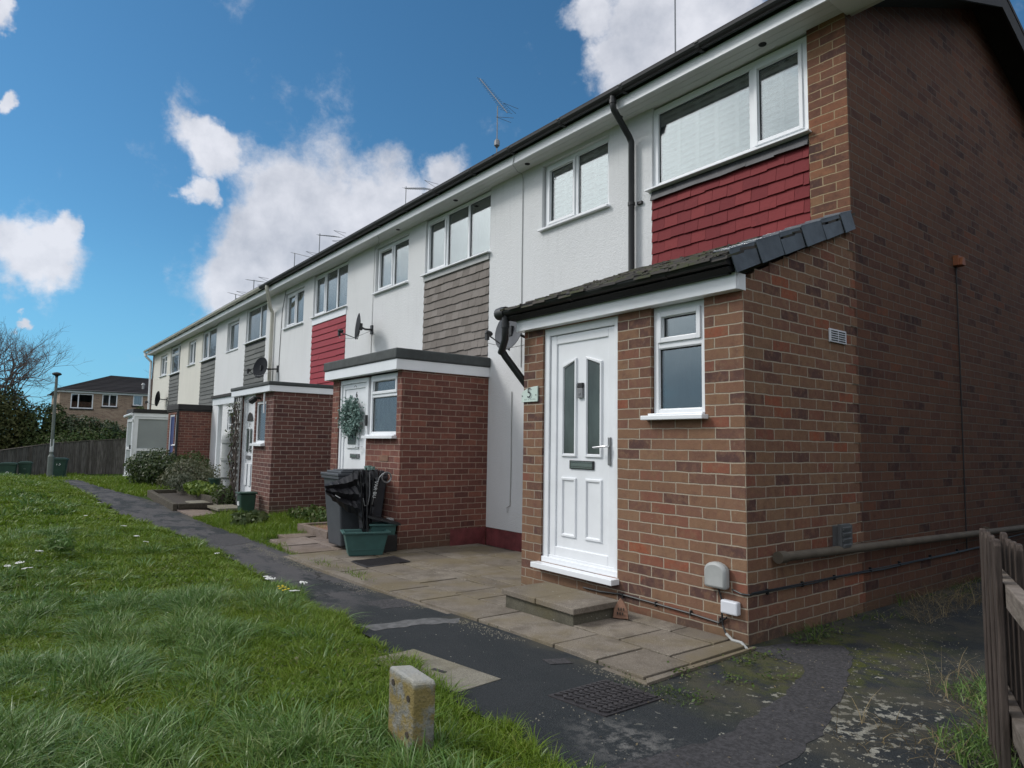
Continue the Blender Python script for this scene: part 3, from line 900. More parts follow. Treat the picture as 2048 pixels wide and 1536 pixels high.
# gable end wall
gw = MB()
gw.prism([(0, 1.72, -.4), (0, 7.5, -.4), (0, 7.5, 4.8), (0, RY_, RZ_ + .03), (0, 1.72, 4.93)], (-.22, 0, 0))
gw.prism([(0, WY - .012, 2.9), (0, 1.72, 2.9), (0, 1.72, 4.93), (0, WY - .012, SZ + .03)], (-.002, 0, 0))
gw.prism([(-.0, WY - .0, -.4), (-.0, 1.72, -.4), (-.0, 1.72, 2.9), (-.0, WY - .0, 2.9)], (-.20, 0, 0))
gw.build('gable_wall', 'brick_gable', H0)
bb = MB()
def rz(y): return SZ + .03 + (RZ_ - .0 - SZ - .03) * (y - EY) / (RY_ - EY)
bb.prism([(.262, EY - .02, SZ - .10 + .07), (.262, RY_, RZ_ - .13), (.262, RY_, RZ_ + .07), (.262, EY - .02, SZ + .13)], (.022, 0, 0))
bb.prism([(.262, RY_, RZ_ - .13), (.262, 7.5, SZ - .03), (.262, 7.5, SZ + .17), (.262, RY_, RZ_ + .07)], (.022, 0, 0))
bb.build('bargeboard', 'felt_black', H0)
bs = MB()
bs.prism([(.004, WY, SZ + .05), (.262, WY, SZ + .05), (.262, RY_, RZ_ + .0), (.004, RY_, RZ_ + .0)], (0, 0, .015))
bs.prism([(.004, RY_, RZ_), (.262, RY_, RZ_), (.262, 7.5, SZ + .05), (.004, 7.5, SZ + .05)], (0, 0, .015))
bs.build('verge_soffit', 'felt_black', H0)
be = MB(); be.box(.0, .262, EY + .02, WY + .02, SZ - .02, SZ + .10)
be.build('eaves_box', 'upvc', H0)

# porch of house 5: brick box with a lean-to roof
DX0, DX1, DZ0 = -1.99, -1.10, .235
pw = holed_wall(-2.25, 0, -.4, 2.26, 0, .10, [W(DX0, DX1, DZ0, 2.23), W(-.77, -.30, 1.44, 2.26)])
pw.box(-2.25, -2.15, .10, WY, -.4, 2.26)
pw.prism([(-.10, .10, -.4), (-.10, WY, -.4), (-.10, WY, 2.98), (-.10, .10, 2.36)], (.098, 0, 0))
pw.build('porch_wall', 'brick_porch', H0)
# toothed bonding of the porch side into the older gable: proud skin in courses
tk = MB()
for k in range(-3, 39):
    za = k * .075; zb = za + .075
    ye = 1.42 + (.11 if k % 2 else 0.0) - (.02 if k % 3 == 0 else 0)
    if za > 3.0: break
    zmax = 2.30 + .42 * 0
    y_at = lambda z: (z - 2.345) / .42
    ys0 = max(0.0, y_at(zb)) if zb > 2.345 else 0.0
    if ys0 < ye: tk.prism([(-.001, ys0, za), (-.001, ye, za), (-.001, ye, zb), (-.001, ys0 if zb <= 2.345 else ys0, zb)], (.004, 0, 0))
tk.build('porch_side', 'brick_porch', H0)
# brick plinth ledge
fa = MB(); fa.box(-2.28, .0, -.075, -.055, 2.235, 2.345); fa.box(-2.28, -.0, -.055, .02, 2.235, 2.25); fa.box(-.022, .004, -.055, .03, 2.2355, 2.344)
fa.build('porch_fascia', 'upvc', H0, bevel=.003)
rf = MB(); random.seed(5)
nr = 11; Y0, Z0, Y1, Z1 = -.21, 2.425, 1.50, 3.09
for r in range(nr):
    t0 = r / nr; t1 = (r + 1.25) / nr
    x = -2.40 + random.uniform(-.04, .03) - (0 if r % 2 else .0)
    while x < .03:
        c = min(x + random.uniform(.155, .175), .03)
        ya, za = Y0 + (Y1 - Y0) * t0, Z0 + (Z1 - Z0) * t0
        yb, zb = Y0 + (Y1 - Y0) * min(t1, 1), Z0 + (Z1 - Z0) * min(t1, 1) - .006
        o = random.uniform(-.010, .008); l = random.uniform(-.006, .012)
        rf.prism([(x + .002, ya + o, za + l), (c - .002, ya + o, za + l + random.uniform(-.004, .004)), (c - .002, yb, zb), (x + .002, yb, zb)], (0, -.006, -.020))
        x = c
rf.build('porch_roof', 'roof_tile', H0)
MB().prism([(-2.36, -.17, 2.36), (-2.36, 1.5, 3.02), (-2.36, 1.5, 2.99), (-2.36, -.12, 2.335)], (2.36, 0, 0)).box(-2.30, -.03, -.12, -.03, 2.332, 2.36).build('roof_deck', 'dark_gap', H0)  # deck, plus a dark strip painting shade over the lit fascia top edge
# mossy clods along the tile edges
mo = MB()
for k in range(170):
    t = random.random() ** 1.6; x = random.uniform(-2.4, 0); y = Y0 + (Y1 - Y0) * t; z = Z0 + (Z1 - Z0) * t
    r = random.uniform(.006, .020)
    mo.lathe([(r * .3, -.006), (r, 0), (r * .7, r * .5), (r * .2, r * .7)], (x, y, z), n=6)
q_ = mo.build('moss', 'roof_tile', H0); q_['kind'] = 'stuff'
# hung verge slates
vs_ = MB()
for k in range(6):
    s0 = -.17 + k * .285; s1 = s0 + .275; 
    if k == 5: s1 = s0 + .17
    if k == 5: s0 -= .0
    z0s = 2.44 + (s0 + .2) * .388; z1s = 2.44 + (s1 + .2) * .388
    h = .125
    xo = .014 + .004 * (k % 2)
    vs_.prism([(xo, s0, z0s + .012), (xo, s1, z1s + .012), (xo + .014, s1 + .050, z1s - h), (xo + .020, s0 + .050, z0s - h - .004)], (.009, 0, 0))
    vs_.prism([(xo + .01, s0, z0s + .012), (xo + .01, s1 + .02, z1s + .012), (-.10, s1 + .02, z1s + .022), (-.10, s0, z0s + .022)], (0, 0, .010))
vs_.build('verge_slate', 'slate_blue', H0, bevel=.002)
gutter(H0, -2.42, .01, -.155, 2.425, 'black_plastic', .052)
dp = MB()
dp.tube([(-2.34, -.155, 2.38), (-2.34, -.155, 2.24), (-2.36, -.14, 2.17), (-2.47, -.10, 2.06)], .034, 12)
dp.tube([(-2.46, -.105, 2.09), (-2.445, -.07, 2.03), (-2.33, .14, 1.72), (-2.30, .18, 1.62), (-2.30, .18, -.1)], .0335, 12)
dp.tube([(-2.34, -.155, 2.32), (-2.34, -.155, 2.27)], .040, 12)
dp.lathe([(.056, -.06), (.06, 0), (.056, .06)], (-2.385, -.155, 2.41), (1, 0, 0), 14)
dp.build('downpipe', 'black_plastic', H0, smooth=True)
# front door of house 5
dr = MB()
dr.box(DX0, DX0 + .065, .02, .10, DZ0, 2.235); dr.box(DX1 - .055, DX1, .02, .10, DZ0, 2.235); dr.box(DX0 + .065, DX1 - .055, .021, .10, 2.165, 2.235)
dr.box(DX0, DX1, .005, .10, DZ0 - .001, DZ0 + .045)
dfr = dr.build('door_frame', 'upvc', H0, bevel=.004)
th = MB(); th.box(DX0 - .035, DX1 + .02, -.085, .03, DZ0 - .045, DZ0 - .002); th.build('threshold', 'upvc', dfr, bevel=.004)
lf = MB()
lx0, lx1, lz0, lz1 = DX0 + .068, DX1 - .058, DZ0 + .052, 2.160
lf.box(lx0, lx1, .05, .09, lz0, lz1)
door = lf.build('door', 'upvc', H0, bevel=.003)
fr = MB()
e = .075
fr.box(lx0, lx0 + e, .036, .052, lz0, lz1); fr.box(lx1 - e, lx1, .036, .052, lz0, lz1); fr.box(lx0 + e, lx1 - e, .0365, .052, lz0, lz0 + .09); fr.box(lx0 + e, lx1 - e, .0365, .052, lz1 - e, lz1)
fr.build('sash_rail', 'upvc', door, bevel=.006)
MB().box(lx0 - .002, lx1, .030, .05, lz0 - .008, lz0 + .012).build('weather_bar', 'upvc', door, bevel=.003)
def moulding(px, d, nm='panel_moulding'):
    """raised profile following a closed outline"""
    b = MB(); n = len(px)
    cx = sum(p[0] for p in px) / n; cz = sum(p[1] for p in px) / n
    def sc(p, k): 
        vx, vz = p[0] - cx, p[1] - cz
        return (cx + vx - math.copysign(k, vx), cz + vz - math.copysign(k, vz))
    rings = [(px, .050), ([sc(p, .006) for p in px], .050 - d), ([sc(p, .020) for p in px], .050 - d), ([sc(p, .030) for p in px], .049)]
    for (a, ya), (c, yc) in zip(rings[:-1], rings[1:]):
        for k in range(n):
            q = (k + 1) % n
            b.quad((a[k][0], ya, a[k][1]), (a[q][0], ya, a[q][1]), (c[q][0], yc, c[q][1]), (c[k][0], yc, c[k][1]))
    b.build(nm, 'upvc', door)
    return rings[-1][0]
for sgn, (a, c) in ((1, (-1.785, -1.600)), (-1, (-1.500, -1.305))):
    zt0, zt1 = (1.865, 1.93) if sgn > 0 else (1.93, 1.865)
    P = [(a, 1.125), (c, 1.125), (c, zt1), (a + (c - a) * .5, 1.93), (a, zt0)]
    P = [(a, 1.125), (c, 1.125), (c, 1.95 if sgn > 0 else 1.90), (a, 1.90 if sgn > 0 else 1.95)]
    g = moulding(P, .016)
    MB().poly([(p[0], .0475, p[1]) for p in g]).build('pane', 'obscure_glass', door)
    e2 = MB(); e2.tube([(p[0], .047, p[1]) for p in g] + [(g[0][0], .047, g[0][1])], .0028, 4, cap=False); e2.build('seal', 'lead', door)
    moulding([(a, .465), (c, .465), (c, .955), (a, .955)], .014)
hd = MB(); hd.box(-1.225, -1.195, .020, .036, 1.07, 1.29); hd.build('handle_plate', 'metal_grey', door, bevel=.006)
hl = MB(); hl.tube([(-1.21, .03, 1.215), (-1.21, -.02, 1.215), (-1.25, -.028, 1.213), (-1.34, -.024, 1.205)], .008, 8); hl.build('handle', 'chrome', door, smooth=True)
lp = MB(); lp.box(-1.68, -1.395, .038, .05, 1.028, 1.098); lp.build('letter_plate', 'black_plastic', door, bevel=.003)
l2 = MB(); l2.box(-1.665, -1.41, .034, .038, 1.035, 1.045); l2.box(-1.665, -1.41, .034, .038, 1.082, 1.090); l2.box(-1.665, -1.41, .036, .0379, 1.0485, 1.078); l2.build('letter_flap', 'chrome', door)
bl = MB(); bl.box(-1.582, -1.520, .026, .050, 1.61, 1.69); bl.lathe([(.014, 0), (.013, .004)], (-1.551, .026, 1.645), (0, -1, 0), 14); bell = bl.build('doorbell', 'metal_grey', door, bevel=.004)
MB().box(-1.582, -1.520, .026, .050, 1.691, 1.735).build('camera_eye', 'black_plastic', bell, bevel=.004)
window(H0, -.765, -.305, 1.445, 2.235, .03, lights=(1,), transom={0: .64}, openers=((0, 1),), curtain_or_dark_room='room_dark', fw=.042, drop=.035)
# brick-course house services on the porch front
b = MB()
b.tube([(-1.45, -.012, .11), (-1.26, -.012, .112), (-1.05, -.012, .13), (-.74, -.012, .125), (-.42, -.012, .118), (-.20, -.012, .105), (-.14, -.014, .15)], .007, 6)
b.tube([(-.20, -.02, .33), (-.185, -.014, .28), (-.165, -.014, .22)], .006, 6)
b.tube([(-.165, -.03, .18), (-.16, -.03, .10), (-.12, -.05, .055)], .006, 6)
for x in (-1.03, -.72, -.42, -.19): b.box(x - .004, x + .004, -.020, 0, .105, .138)
b.build('cable', 'black_plastic', H0)
b = MB(); b.tube([(-.12, -.05, .06), (-.07, -.06, .035), (.0, -.07, .038), (.06, -.09, .01)], .009, 8); b.build('cable', 'pale_grey', H0)
b = MB(); b.tube([(-.10, -.01, .33), (-.03, -.014, .315), (.014, 0.0, .315), (.015, .37, .312), (.015, .75, .305), (.015, 1.13, .312), (.015, 1.8, .295), (.015, 2.38, .302), (.015, 3.2, .300), (.015, 3.88, .305), (.015, 4.5, .34), (.015, 6, .36)], .006, 6)
b.tube([(.018, .02, .325), (.020, .4, .322), (.020, 1.2, .318), (.02, 2.4, .31), (.02, 3.9, .312)], .004, 5)
for y in (.2, .62, 1.05, 1.6, 2.1, 2.7, 3.3): b.box(.002, .022, y - .005, y + .005, .295, .330)
b.build('cable', 'black_plastic', H0)
b = MB(); b.tube([(.055, .27, .525), (.055, 2.6, .475), (.055, 5.6, .41)], .031, 12); b.tube([(.055, .26, .5255), (.055, .34, .524)], .039, 12)
for y in (.9, 2.4, 4.0): b.box(.0, .05, y - .012, y + .012, .47, .49)
b.build('waste_pipe', 'pipe_brown', H0, smooth=True)
b = MB(); b.box(.0, .05, 1.06, 1.26, .52, .675)
b.box(.05, .075, 1.04, 1.18, .51, .69)
for k in range(4): b.box(.075, .088, 1.055, 1.165, .525 + k * .04, .55 + k * .04, rot=Matrix.Rotation(R(14), 3, 'Y'))
b.build('flue_grille', 'grey_plastic', H0, bevel=.003)
b = MB(); b.box(.0035, .016, 1.075, 1.325, 2.015, 2.115); v = b.build('air_vent', 'white_plastic', H0, bevel=.003)
b = MB()
for k in range(5):
    for y in (1.095, 1.206): b.box(.016, .0175, y, y + .098, 2.026 + k * .017, 2.034 + k * .017)
b.build('slot', 'dark_gap', v)
b = MB(); b.box(.0, .05, 3.52, 3.63, 3.02, 3.12); b.prism([(.05, 3.53, 3.02), (.05, 3.62, 3.02), (.05, 3.6, 3.10), (.05, 3.55, 3.10)], (.03, 0, 0)); b.build('alarm_box', 'orange', H0, bevel=.004)
b = MB(); b.tube([(.01, 3.575, 3.02), (.012, 3.56, 2.2), (.010, 3.55, 1.2), (.012, 3.53, .3)], .0055, 5); b.build('cable', 'black_plastic', H0)
b = MB()
P = []
for k in range(11):
    t = math.pi * k / 10
    P.append((-.20 + .082 * math.cos(t), .435 + .055 * math.sin(t)))
P += [(-.282, .325), (-.118, .325)]
b.prism([(p[0], -.062, p[1]) for p in P], (0, .062, 0))
b.build('meter_box', 'pale_grey', H0, bevel=.018, smooth=True)
b = MB().box(-.168, -.045, -.045, 0, .178, .262); b.build('junction_box', 'white_plastic', H0, bevel=.010)
# main downpipe of house 5
dp = MB(); dp.tube([(-2.27, EY - .065, 4.88), (-2.27, EY - .065, 4.79), (-2.27, EY - .05, 4.74), (-2.27, 1.40, 4.52), (-2.27, 1.44, 4.46), (-2.27, 1.44, 3.04)], .034, 12)
dp.tube([(-2.27, 1.44, 3.80), (-2.27, 1.44, 3.765)], .040, 12); dp.tube([(-2.27, EY - .065, 4.84), (-2.27, EY - .065, 4.80)], .040, 12)
dp.box(-2.22, -2.16, 1.47, 1.50, 3.77, 3.80)
dp.build('downpipe', 'black_plastic', H0, smooth=True)
def disc(parent, x, y=1.375): MB().lathe([(.035, 0), (.033, -.006), (.02, -.006)], (x, y, SZ - .0), n=16).build('soffit_vent', 'dark_gap', parent)
disc(H0, -.67); disc(H0, -2.38); disc(H0, -3.97)
b = MB(); b.tube([(-4.04, EY - .004, SZ + .07), (-4.06, EY - .01, SZ - .03), (-4.14, 1.36, SZ - .06), (-4.2, 1.47, SZ - .03), (-4.2, 1.49, SZ - .10), (-4.2, 1.492, 3.6), (-4.19, 1.492, 2.2)], .0055, 5); b.build('cable', 'pale_grey', H0)
# plaque 5 on the pier left of the door
pl = thing('house_number_plaque', 'pale green quarter round plaque with a black 5 on the brick pier', 'sign', (-2.15, -.004, 1.66))
PX0, PX1, PZ0, PZ1 = -2.262, -2.040, 1.600, 1.735
P = [(PX0, PZ0), (PX1, PZ0), (PX1, PZ1)]
for k in range(1, 9):
    t = R(90) * k / 8
    P.append((PX1 - (PX1 - PX0) * math.sin(t), PZ0 + .07 + (PZ1 - PZ0 - .07) * math.cos(t)))
MB().prism([(p[0], -.016, p[1]) for p in P], (0, .012, 0)).build('plate', 'plaque', pl, bevel=.002)
text_mesh('5', .125, 'ink', (-2.155, -.0175, 1.675), (1, 0, 0), (0, 0, 1), 'numeral', pl, .0006)
text_mesh('5', .125, 'ink_soft', (-2.136, -.0168, 1.666), (1, 0, 0), (0, 0, 1), 'numeral_shadow', pl, .0002)
b = MB()
for x0 in np.arange(PX0 + .03, PX1 - .03, .0105):
    if random.random() < .82: b.box(x0, x0 + random.uniform(.003, .007), -.0172, -.0165, 1.616, 1.616 + random.uniform(.006, .014))
b.build('lettering', 'ink_soft', pl)
for xq, zq in ((PX0 + .010, 1.655), (PX1 - .022, 1.657)):
    MB().tube([(xq, -.018, zq), (xq + .006, -.018, zq)], .005, 6).build('screw', 'ink', pl)

# doorstep
st = thing('doorstep', 'low mossy concrete slab step in front of the nearest white door', 'step', (-1.29, -.33, 0))
MB().box(-1.665, -.915, -.615, -.20, -.06, .092).build('riser', 'step_block', st, bevel=.005)
b = MB(); b.box(-1.69, -1.292, -.64, -.18, .093, .133); b.box(-1.286, -.89, -.637, -.18, .094, .135); b.build('tread', 'slab', st, bevel=.006)
wg = MB(); wg.prism([(-.885, -.27, .03), (-.79, -.215, .03), (-.805, -.205, .08), (-.85, -.20, .14), (-.875, -.205, .155), (-.895, -.245, .10)], (-.016, .018, 0)); wgo = wg.build('ornament', 'terracotta', None, bevel=.004, origin=(-.84, -.24, .03)); tag(wgo, 'small broken terracotta ornament with worn lettering beside the doorstep', 'ornament')
b = MB()
for k in range(6):
    u = .25 + .16 * (k % 3); zz_ = .055 + .028 * (k // 3); x = -.885 + .095 * u; y = -.27 + .055 * u + (zz_ - .03) * .35
    b.box(x, x + .008, y - .006, y - .001, zz_, zz_ + .018)
b.build('carved_mark', 'soil', wgo)

# ---- house 6
H1 = house_shell('terraced_house', 'second white house with taupe tiled panel and a wreath on its porch door', PB[1], PB[2], 'render_white',
                 [W(TL[1], TR[1], 2.3, SZ + .02), W(-8.46, -7.25, 3.86, 4.70)])
MB().box(TL[1], TR[1], WY + .03, WY + .2, 2.3, 3.87).build('panel_backing', 'lead', H1)
tiles(H1, TL[1], TR[1], 2.32, 3.76, WY + .012, 'tile_taupe', .12, .17)
MB().box(TL[1], TR[1], WY - .02, WY + .02, 3.762, 3.85).build('flashing', 'pale_grey', H1)
window(H1, TL[1], TR[1], 3.87, 4.755, WY + .035, lights=(1, 1, 1), curtain_or_dark_room='net_mauve', openers=(0,), fw=.045, drop=.022, vents=True)
window(H1, -8.45, -7.26, 3.88, 4.69, WY + .045, lights=(1, 1), curtain_or_dark_room='net_dim', openers=(0,), fw=.05, vents=True)
for x in (-5.64, -7.41): disc(H1, x)
b = MB(); b.tube([(-8.3, 1.49, SZ - .02), (-8.5, 1.492, SZ - .08), (-8.52, 1.492, 3.3), (-8.52, 1.492, 2.3)], .005, 5)
b.tube([(-7.9, EY - .004, SZ + .05), (-7.95, 1.3, SZ - .05), (-8.3, 1.45, SZ - .03), (-8.5, 1.49, SZ - .05)], .005, 5)
b.build('cable', 'pale_grey', H1)
b = MB(); b.tube([(-4.37, 1.49, 1.9), (-4.36, 1.488, .9), (-4.37, 1.488, .45), (-4.42, 1.48, .42), (-4.40, 1.47, .36)], .006, 5); b.build('cable', 'pale_grey', H1)

def flat_porch(h, xr, xl, yf, wall, felt, door=None, fz0=2.12, fz1=2.25, tz=2.385, oh=.10, fasc='upvc', holes=(), base=-.4, extra_left=0.0):
    """brick porch with a flat felt roof and a fascia board"""
    w = holed_wall(xl, xr, base, fz0 + .04, yf, yf + .10, holes)
    w.box(xr - .10, xr, yf + .10, WY, base, fz0 + .04); w.box(xl, xl + .10, yf + .10, WY, base, fz0 + .04)
    w.build('porch_wall', wall, h)
    f = MB(); a = xl - oh - extra_left; c = xr + .03
    f.box(a, c, yf - oh, yf - oh + .02, fz0, fz1); f.box(c - .02, c, yf - oh + .02, WY, fz0 + .0005, fz1); f.box(a, a + .02, yf - oh + .02, WY, fz0 + .0005, fz1)
    f.box(a + .02, c - .02, yf - oh + .02, yf + .02, fz0 + .003, fz0 + .012)
    f.build('porch_fascia', fasc, h, bevel=.003)
    q = MB(); q.box(a - .02, c + .02, yf - oh - .02, WY - .002, fz1 + .001, tz)
    q.build('porch_roof', felt, h, bevel=.018)

PY = .19
flat_porch(H1, -4.90, -7.02, PY, 'brick_red', 'felt', holes=[W(-6.80, -5.86, .03, 2.2), W(-5.86, -5.02, 1.30, 2.2)])
MB().box(-5.35, -4.896, PY + .75, 1.49, -.2, .13).build('plinth_paint', 'paint_red', H1)
def panel_door(h, x0, x1, z0, z1, y, mat='upvc', style='six', frame=True):
    fr = MB()
    fr.box(x0, x0 + .055, y, y + .08, z0, z1); fr.box(x1 - .055, x1, y, y + .08, z0, z1); fr.box(x0 + .055, x1 - .055, y + .001, y + .08, z1 - .06, z1); fr.box(x0, x1, y - .03, y + .08, z0 - .04, z0 + .02)
    fo = fr.build('door_frame', 'upvc', h, bevel=.004)
    a, c = x0 + .058, x1 - .058; b0, b1 = z0 + .022, z1 - .063
    d = MB().box(a, c, y + .03, y + .07, b0, b1).build('door', mat, h, bevel=.003)
    e = MB(); e.box(a, a + .07, y + .016, y + .032, b0, b1); e.box(c - .07, c, y + .016, y + .032, b0, b1); e.box(a + .07, c - .07, y + .0165, y + .032, b0, b0 + .09); e.box(a + .07, c - .07, y + .0165, y + .032, b1 - .07, b1)
    e.build('sash_rail', mat, d, bevel=.005)
    return d, (a, c, b0, b1)
D1, (a, c, b0, b1) = panel_door(H1, -6.80, -5.88, .03, 2.10, PY + .02)
MB().box(-6.56, -6.17, PY + .03, PY + .046, 1.13, 1.68).build('panel_moulding', 'upvc', D1, bevel=.01)
MB().box(-6.49, -6.24, PY + .022, PY + .029, 1.19, 1.62).build('pane', 'obscure_glass', D1)
MB().box(-6.42, -6.14, PY + .03, PY + .05, 1.00, 1.06).build('letter_plate', 'metal_grey', D1, bevel=.003)
MB().box(-6.39, -6.20, PY + .024, PY + .03, 1.012, 1.048).build('letter_flap', 'chrome', D1)
b = MB(); b.tube([(-6.02, PY + .03, 1.16), (-6.02, PY - .02, 1.16), (-6.15, PY - .02, 1.15)], .008, 6); b.build('handle', 'chrome', D1)
text_mesh('6', .11, 'ink', (-6.30, PY + .046, 1.88), (1, 0, 0), (0, 0, 1), 'numeral', D1, .002)
b = MB(); P = [(-6.33 + .045 * math.cos(t), PY + .04, 1.985 + .022 * math.sin(t * 1.0)) for t in np.linspace(-.3, math.pi + .3, 9)]; b.tube(P, .006, 5); b.build('door_hook', 'ink', D1)
MB().box(-5.905, -5.865, PY - .008, PY + .02, 1.44, 1.585).build('doorbell', 'black_plastic', H1, bevel=.004)
window(H1, -5.82, -5.03, 1.31, 2.105, PY + .03, lights=(1,), transom={0: .66}, openers=((0, 1),), curtain_or_dark_room='net_curtain', fw=.045, drop=.04)
MB().box(-5.43, -5.20, PY - .008, PY + .002, .985, 1.06).build('air_vent', 'terracotta', H1, bevel=.003)
MB().box(-5.11, -4.99, PY - .06, PY - .002, .02, .30).build('service_box', 'pale_grey', H1, bevel=.01)

# wreath
wr = thing('wreath', 'frosted eucalyptus wreath hanging on the white door of the second house', 'wreath', (-6.31, PY - .03, 1.56))
def leaves(n, fn, size, name, mat, parent=None, aspect=.55, origin=(0, 0, 0)):
    V = []; Fq = []
    for k in range(n):
        p, nrm = fn(k)
        nrm = Vector(nrm).normalized(); t = nrm.cross(Vector((random.gauss(0, 1), random.gauss(0, 1), random.gauss(0, 1)))).normalized(); u = nrm.cross(t)
        s = size * random.uniform(.6, 1.3); p = Vector(p) - Vector(origin)
        i = len(V)
        V += [tuple(p - t * s * .5), tuple(p + u * s * aspect * .5 + nrm * s * .08), tuple(p + t * s * .5), tuple(p - u * s * aspect * .5 + nrm * s * .08)]
        Fq.append((i, i + 1, i + 2, i + 3))
    return np_mesh(name, V, Fq, mat, parent)
def ring(k):
    t = random.uniform(0, 2 * math.pi); r = random.gauss(.165, .045); 
    return (-6.31 + r * math.cos(t) * 1.25, PY - .03 + random.gauss(0, .035), 1.56 + r * math.sin(t) * 1.15), (random.gauss(0, .8), -1, random.gauss(0, .8))
leaves(1500, ring, .052, 'foliage', 'leaf_wreath', wr, .5, (-6.31, PY - .03, 1.56))
b = MB(); b.tube([(-6.31 + .2 * math.cos(t), PY - .0, 1.56 + .18 * math.sin(t)) for t in np.linspace(0, 2 * math.pi, 20)], .015, 6); b.build('ring', 'bark', wr)
b = MB(); b.tube([(-6.31, PY + .03, 1.84), (-6.31, PY + .035, 1.74)], .006, 5); b.build('hanger', 'ink', wr)

# ---- house 7
H2 = house_shell('terraced_house', 'third white house with the bright red tiled panel above a brown brick porch', PB[2], PB[3], 'render_white',
                 [W(TL[2], TR[2], 2.3, SZ + .02), W(-13.2, -11.98, 3.82, 4.66)], gut='black_plastic')
MB().box(TL[2], TR[2], WY + .03, WY + .2, 2.3, 3.85).build('panel_backing', 'lead', H2)
tiles(H2, TL[2], TR[2], 2.28, 3.68, WY + .012, 'tile_red', .128, .9)
MB().box(TL[2], TR[2], WY - .012, WY + .03, 3.682, 3.83).build('flashing', 'upvc', H2)
window(H2, TL[2], TR[2], 3.85, 4.755, WY + .04, lights=(1, 1, 1), curtain_or_dark_room='net_curtain', openers=(0,), fw=.045, drop=.022)
window(H2, -13.19, -11.99, 3.84, 4.65, WY + .05, lights=(1, 1), curtain_or_dark_room='net_dim', openers=(0,), fw=.05)
flat_porch(H2, -9.60, -11.62, .17, 'brick_brown', 'felt', holes=[W(-11.47, -10.68, .10, 2.10), W(-10.60, -10.02, 1.16, 1.95)], fz0=2.10, fz1=2.21, tz=2.28, extra_left=.25)
D2, (a, c, b0, b1) = panel_door(H2, -11.47, -10.68, .10, 2.10, .19)
cx = (a + c) / 2
b = MB(); P = [(cx + .17 * math.cos(t), .20, 1.60 + .17 * math.sin(t)) for t in np.linspace(0, math.pi, 9)]; b.poly(list(reversed(P))); b.build('pane', 'dark_gap', D2)
for s in (-1, 1):
    MB().box(cx + s * .10 - .045, cx + s * .10 + .045, .200, .206, 1.0, 1.45).build('pane', 'obscure_glass', D2)
    MB().box(cx + s * .12 - .07, cx + s * .12 + .07, .196, .21, .35, .78).build('panel_moulding', 'upvc', D2, bevel=.008)
MB().box(cx - .12, cx + .12, .195, .212, .86, .93).build('letter_plate', 'metal_grey', D2, bevel=.003)
text_mesh('7', .12, 'ink', (cx, .2, 1.52), (1, 0, 0), (0, 0, 1), 'numeral', D2, .003)
b = MB(); b.tube([(c - .05, .21, 1.05), (c - .05, .15, 1.05), (c - .16, .15, 1.04)], .009, 6); b.build('handle', 'chrome', D2)
window(H2, -10.60, -10.02, 1.17, 1.95, .19, lights=(1,), curtain_or_dark_room='room_dark', fw=.045, drop=.05)
b = MB(); b.tube([(-10.35, .17, 2.0), (-10.35, .08, 2.02)], .02, 6); b.lathe([(.035, -.07), (.06, -.05), (.06, .05), (.035, .07)], (-10.37, .03, 1.97), (-.4, -.6, -.5), 10); b.build('wall_lamp', 'black_plastic', H2)
b = MB(); b.tube([(-9.98, .12, 2.1), (-9.98, .12, 1.72)], .018, 6); b.build('overflow_pipe', 'upvc', H2)
dp = MB(); dp.tube([(-13.5, EY - .065, 4.88), (-13.5, EY - .065, 4.78), (-13.52, EY - .03, 4.70), (-13.86, 1.36, 4.44), (-13.92, 1.44, 4.34), (-13.92, 1.44, 2.3)], .045, 10); dp.build('downpipe', 'upvc_cream', H2, smooth=True)
b = MB(); b.tube([(-13.15, 1.49, SZ - .02), (-13.35, 1.49, 4.3), (-13.42, 1.49, 3.2), (-13.4, 1.49, 2.3)], .007, 5); b.build('cable', 'grey_plastic', H2)

# ---- house 8
H3 = house_shell('terraced_house', 'white house with grey tiled panel and a white canopy on a thin post', PB[3], PB[4], 'render_white',
                 [W(TL[3], TR[3], 2.2, SZ + .02), W(-18.1, -16.95, 3.76, 4.62), W(-17.62, -16.95, .55, 2.08)], gut='upvc_cream')
MB().box(TL[3], TR[3], WY + .03, WY + .2, 2.2, 3.82).build('panel_backing', 'lead', H3)
tiles(H3, TL[3], TR[3], 2.2, 3.72, WY + .012, 'tile_grey', .13, .9)
window(H3, TL[3], TR[3], 3.82, 4.74, WY + .04, lights=(1.1, .6), curtain_or_dark_room='net_dim', fw=.05, drop=.03)
window(H3, -18.08, -16.96, 3.78, 4.61, WY + .07, lights=(1,), curtain_or_dark_room='net_dim', fw=.06)
window(H3, -17.61, -16.96, .56, 2.07, WY + .03, lights=(1,), transom={0: .70}, openers=((0, 1),), curtain_or_dark_room='net_dim', fw=.05)
b = MB(); b.box(-16.45, -14.45, .80, .82, 2.12, 2.30); b.box(-16.45, -16.43, .82, 1.49, 2.121, 2.30); b.box(-14.47, -14.45, .82, 1.49, 2.121, 2.30); b.box(-16.43, -14.47, .82, 1.49, 2.13, 2.15)
b.build('canopy_fascia', 'upvc', H3, bevel=.004)
MB().box(-16.50, -14.40, .76, 1.495, 2.301, 2.37).build('canopy_roof', 'felt_black', H3)
MB().box(-16.08, -15.98, .84, .94, -.3, 2.13).build('canopy_post', 'upvc', H3, bevel=.004)
D3, (a, c, b0, b1) = panel_door(H3, -16.2, -15.3, .05, 2.08, WY - .05)
MB().box(a + .2, c - .2, WY - .045, WY - .038, 1.1, 1.8).build('pane', 'obscure_glass', D3)

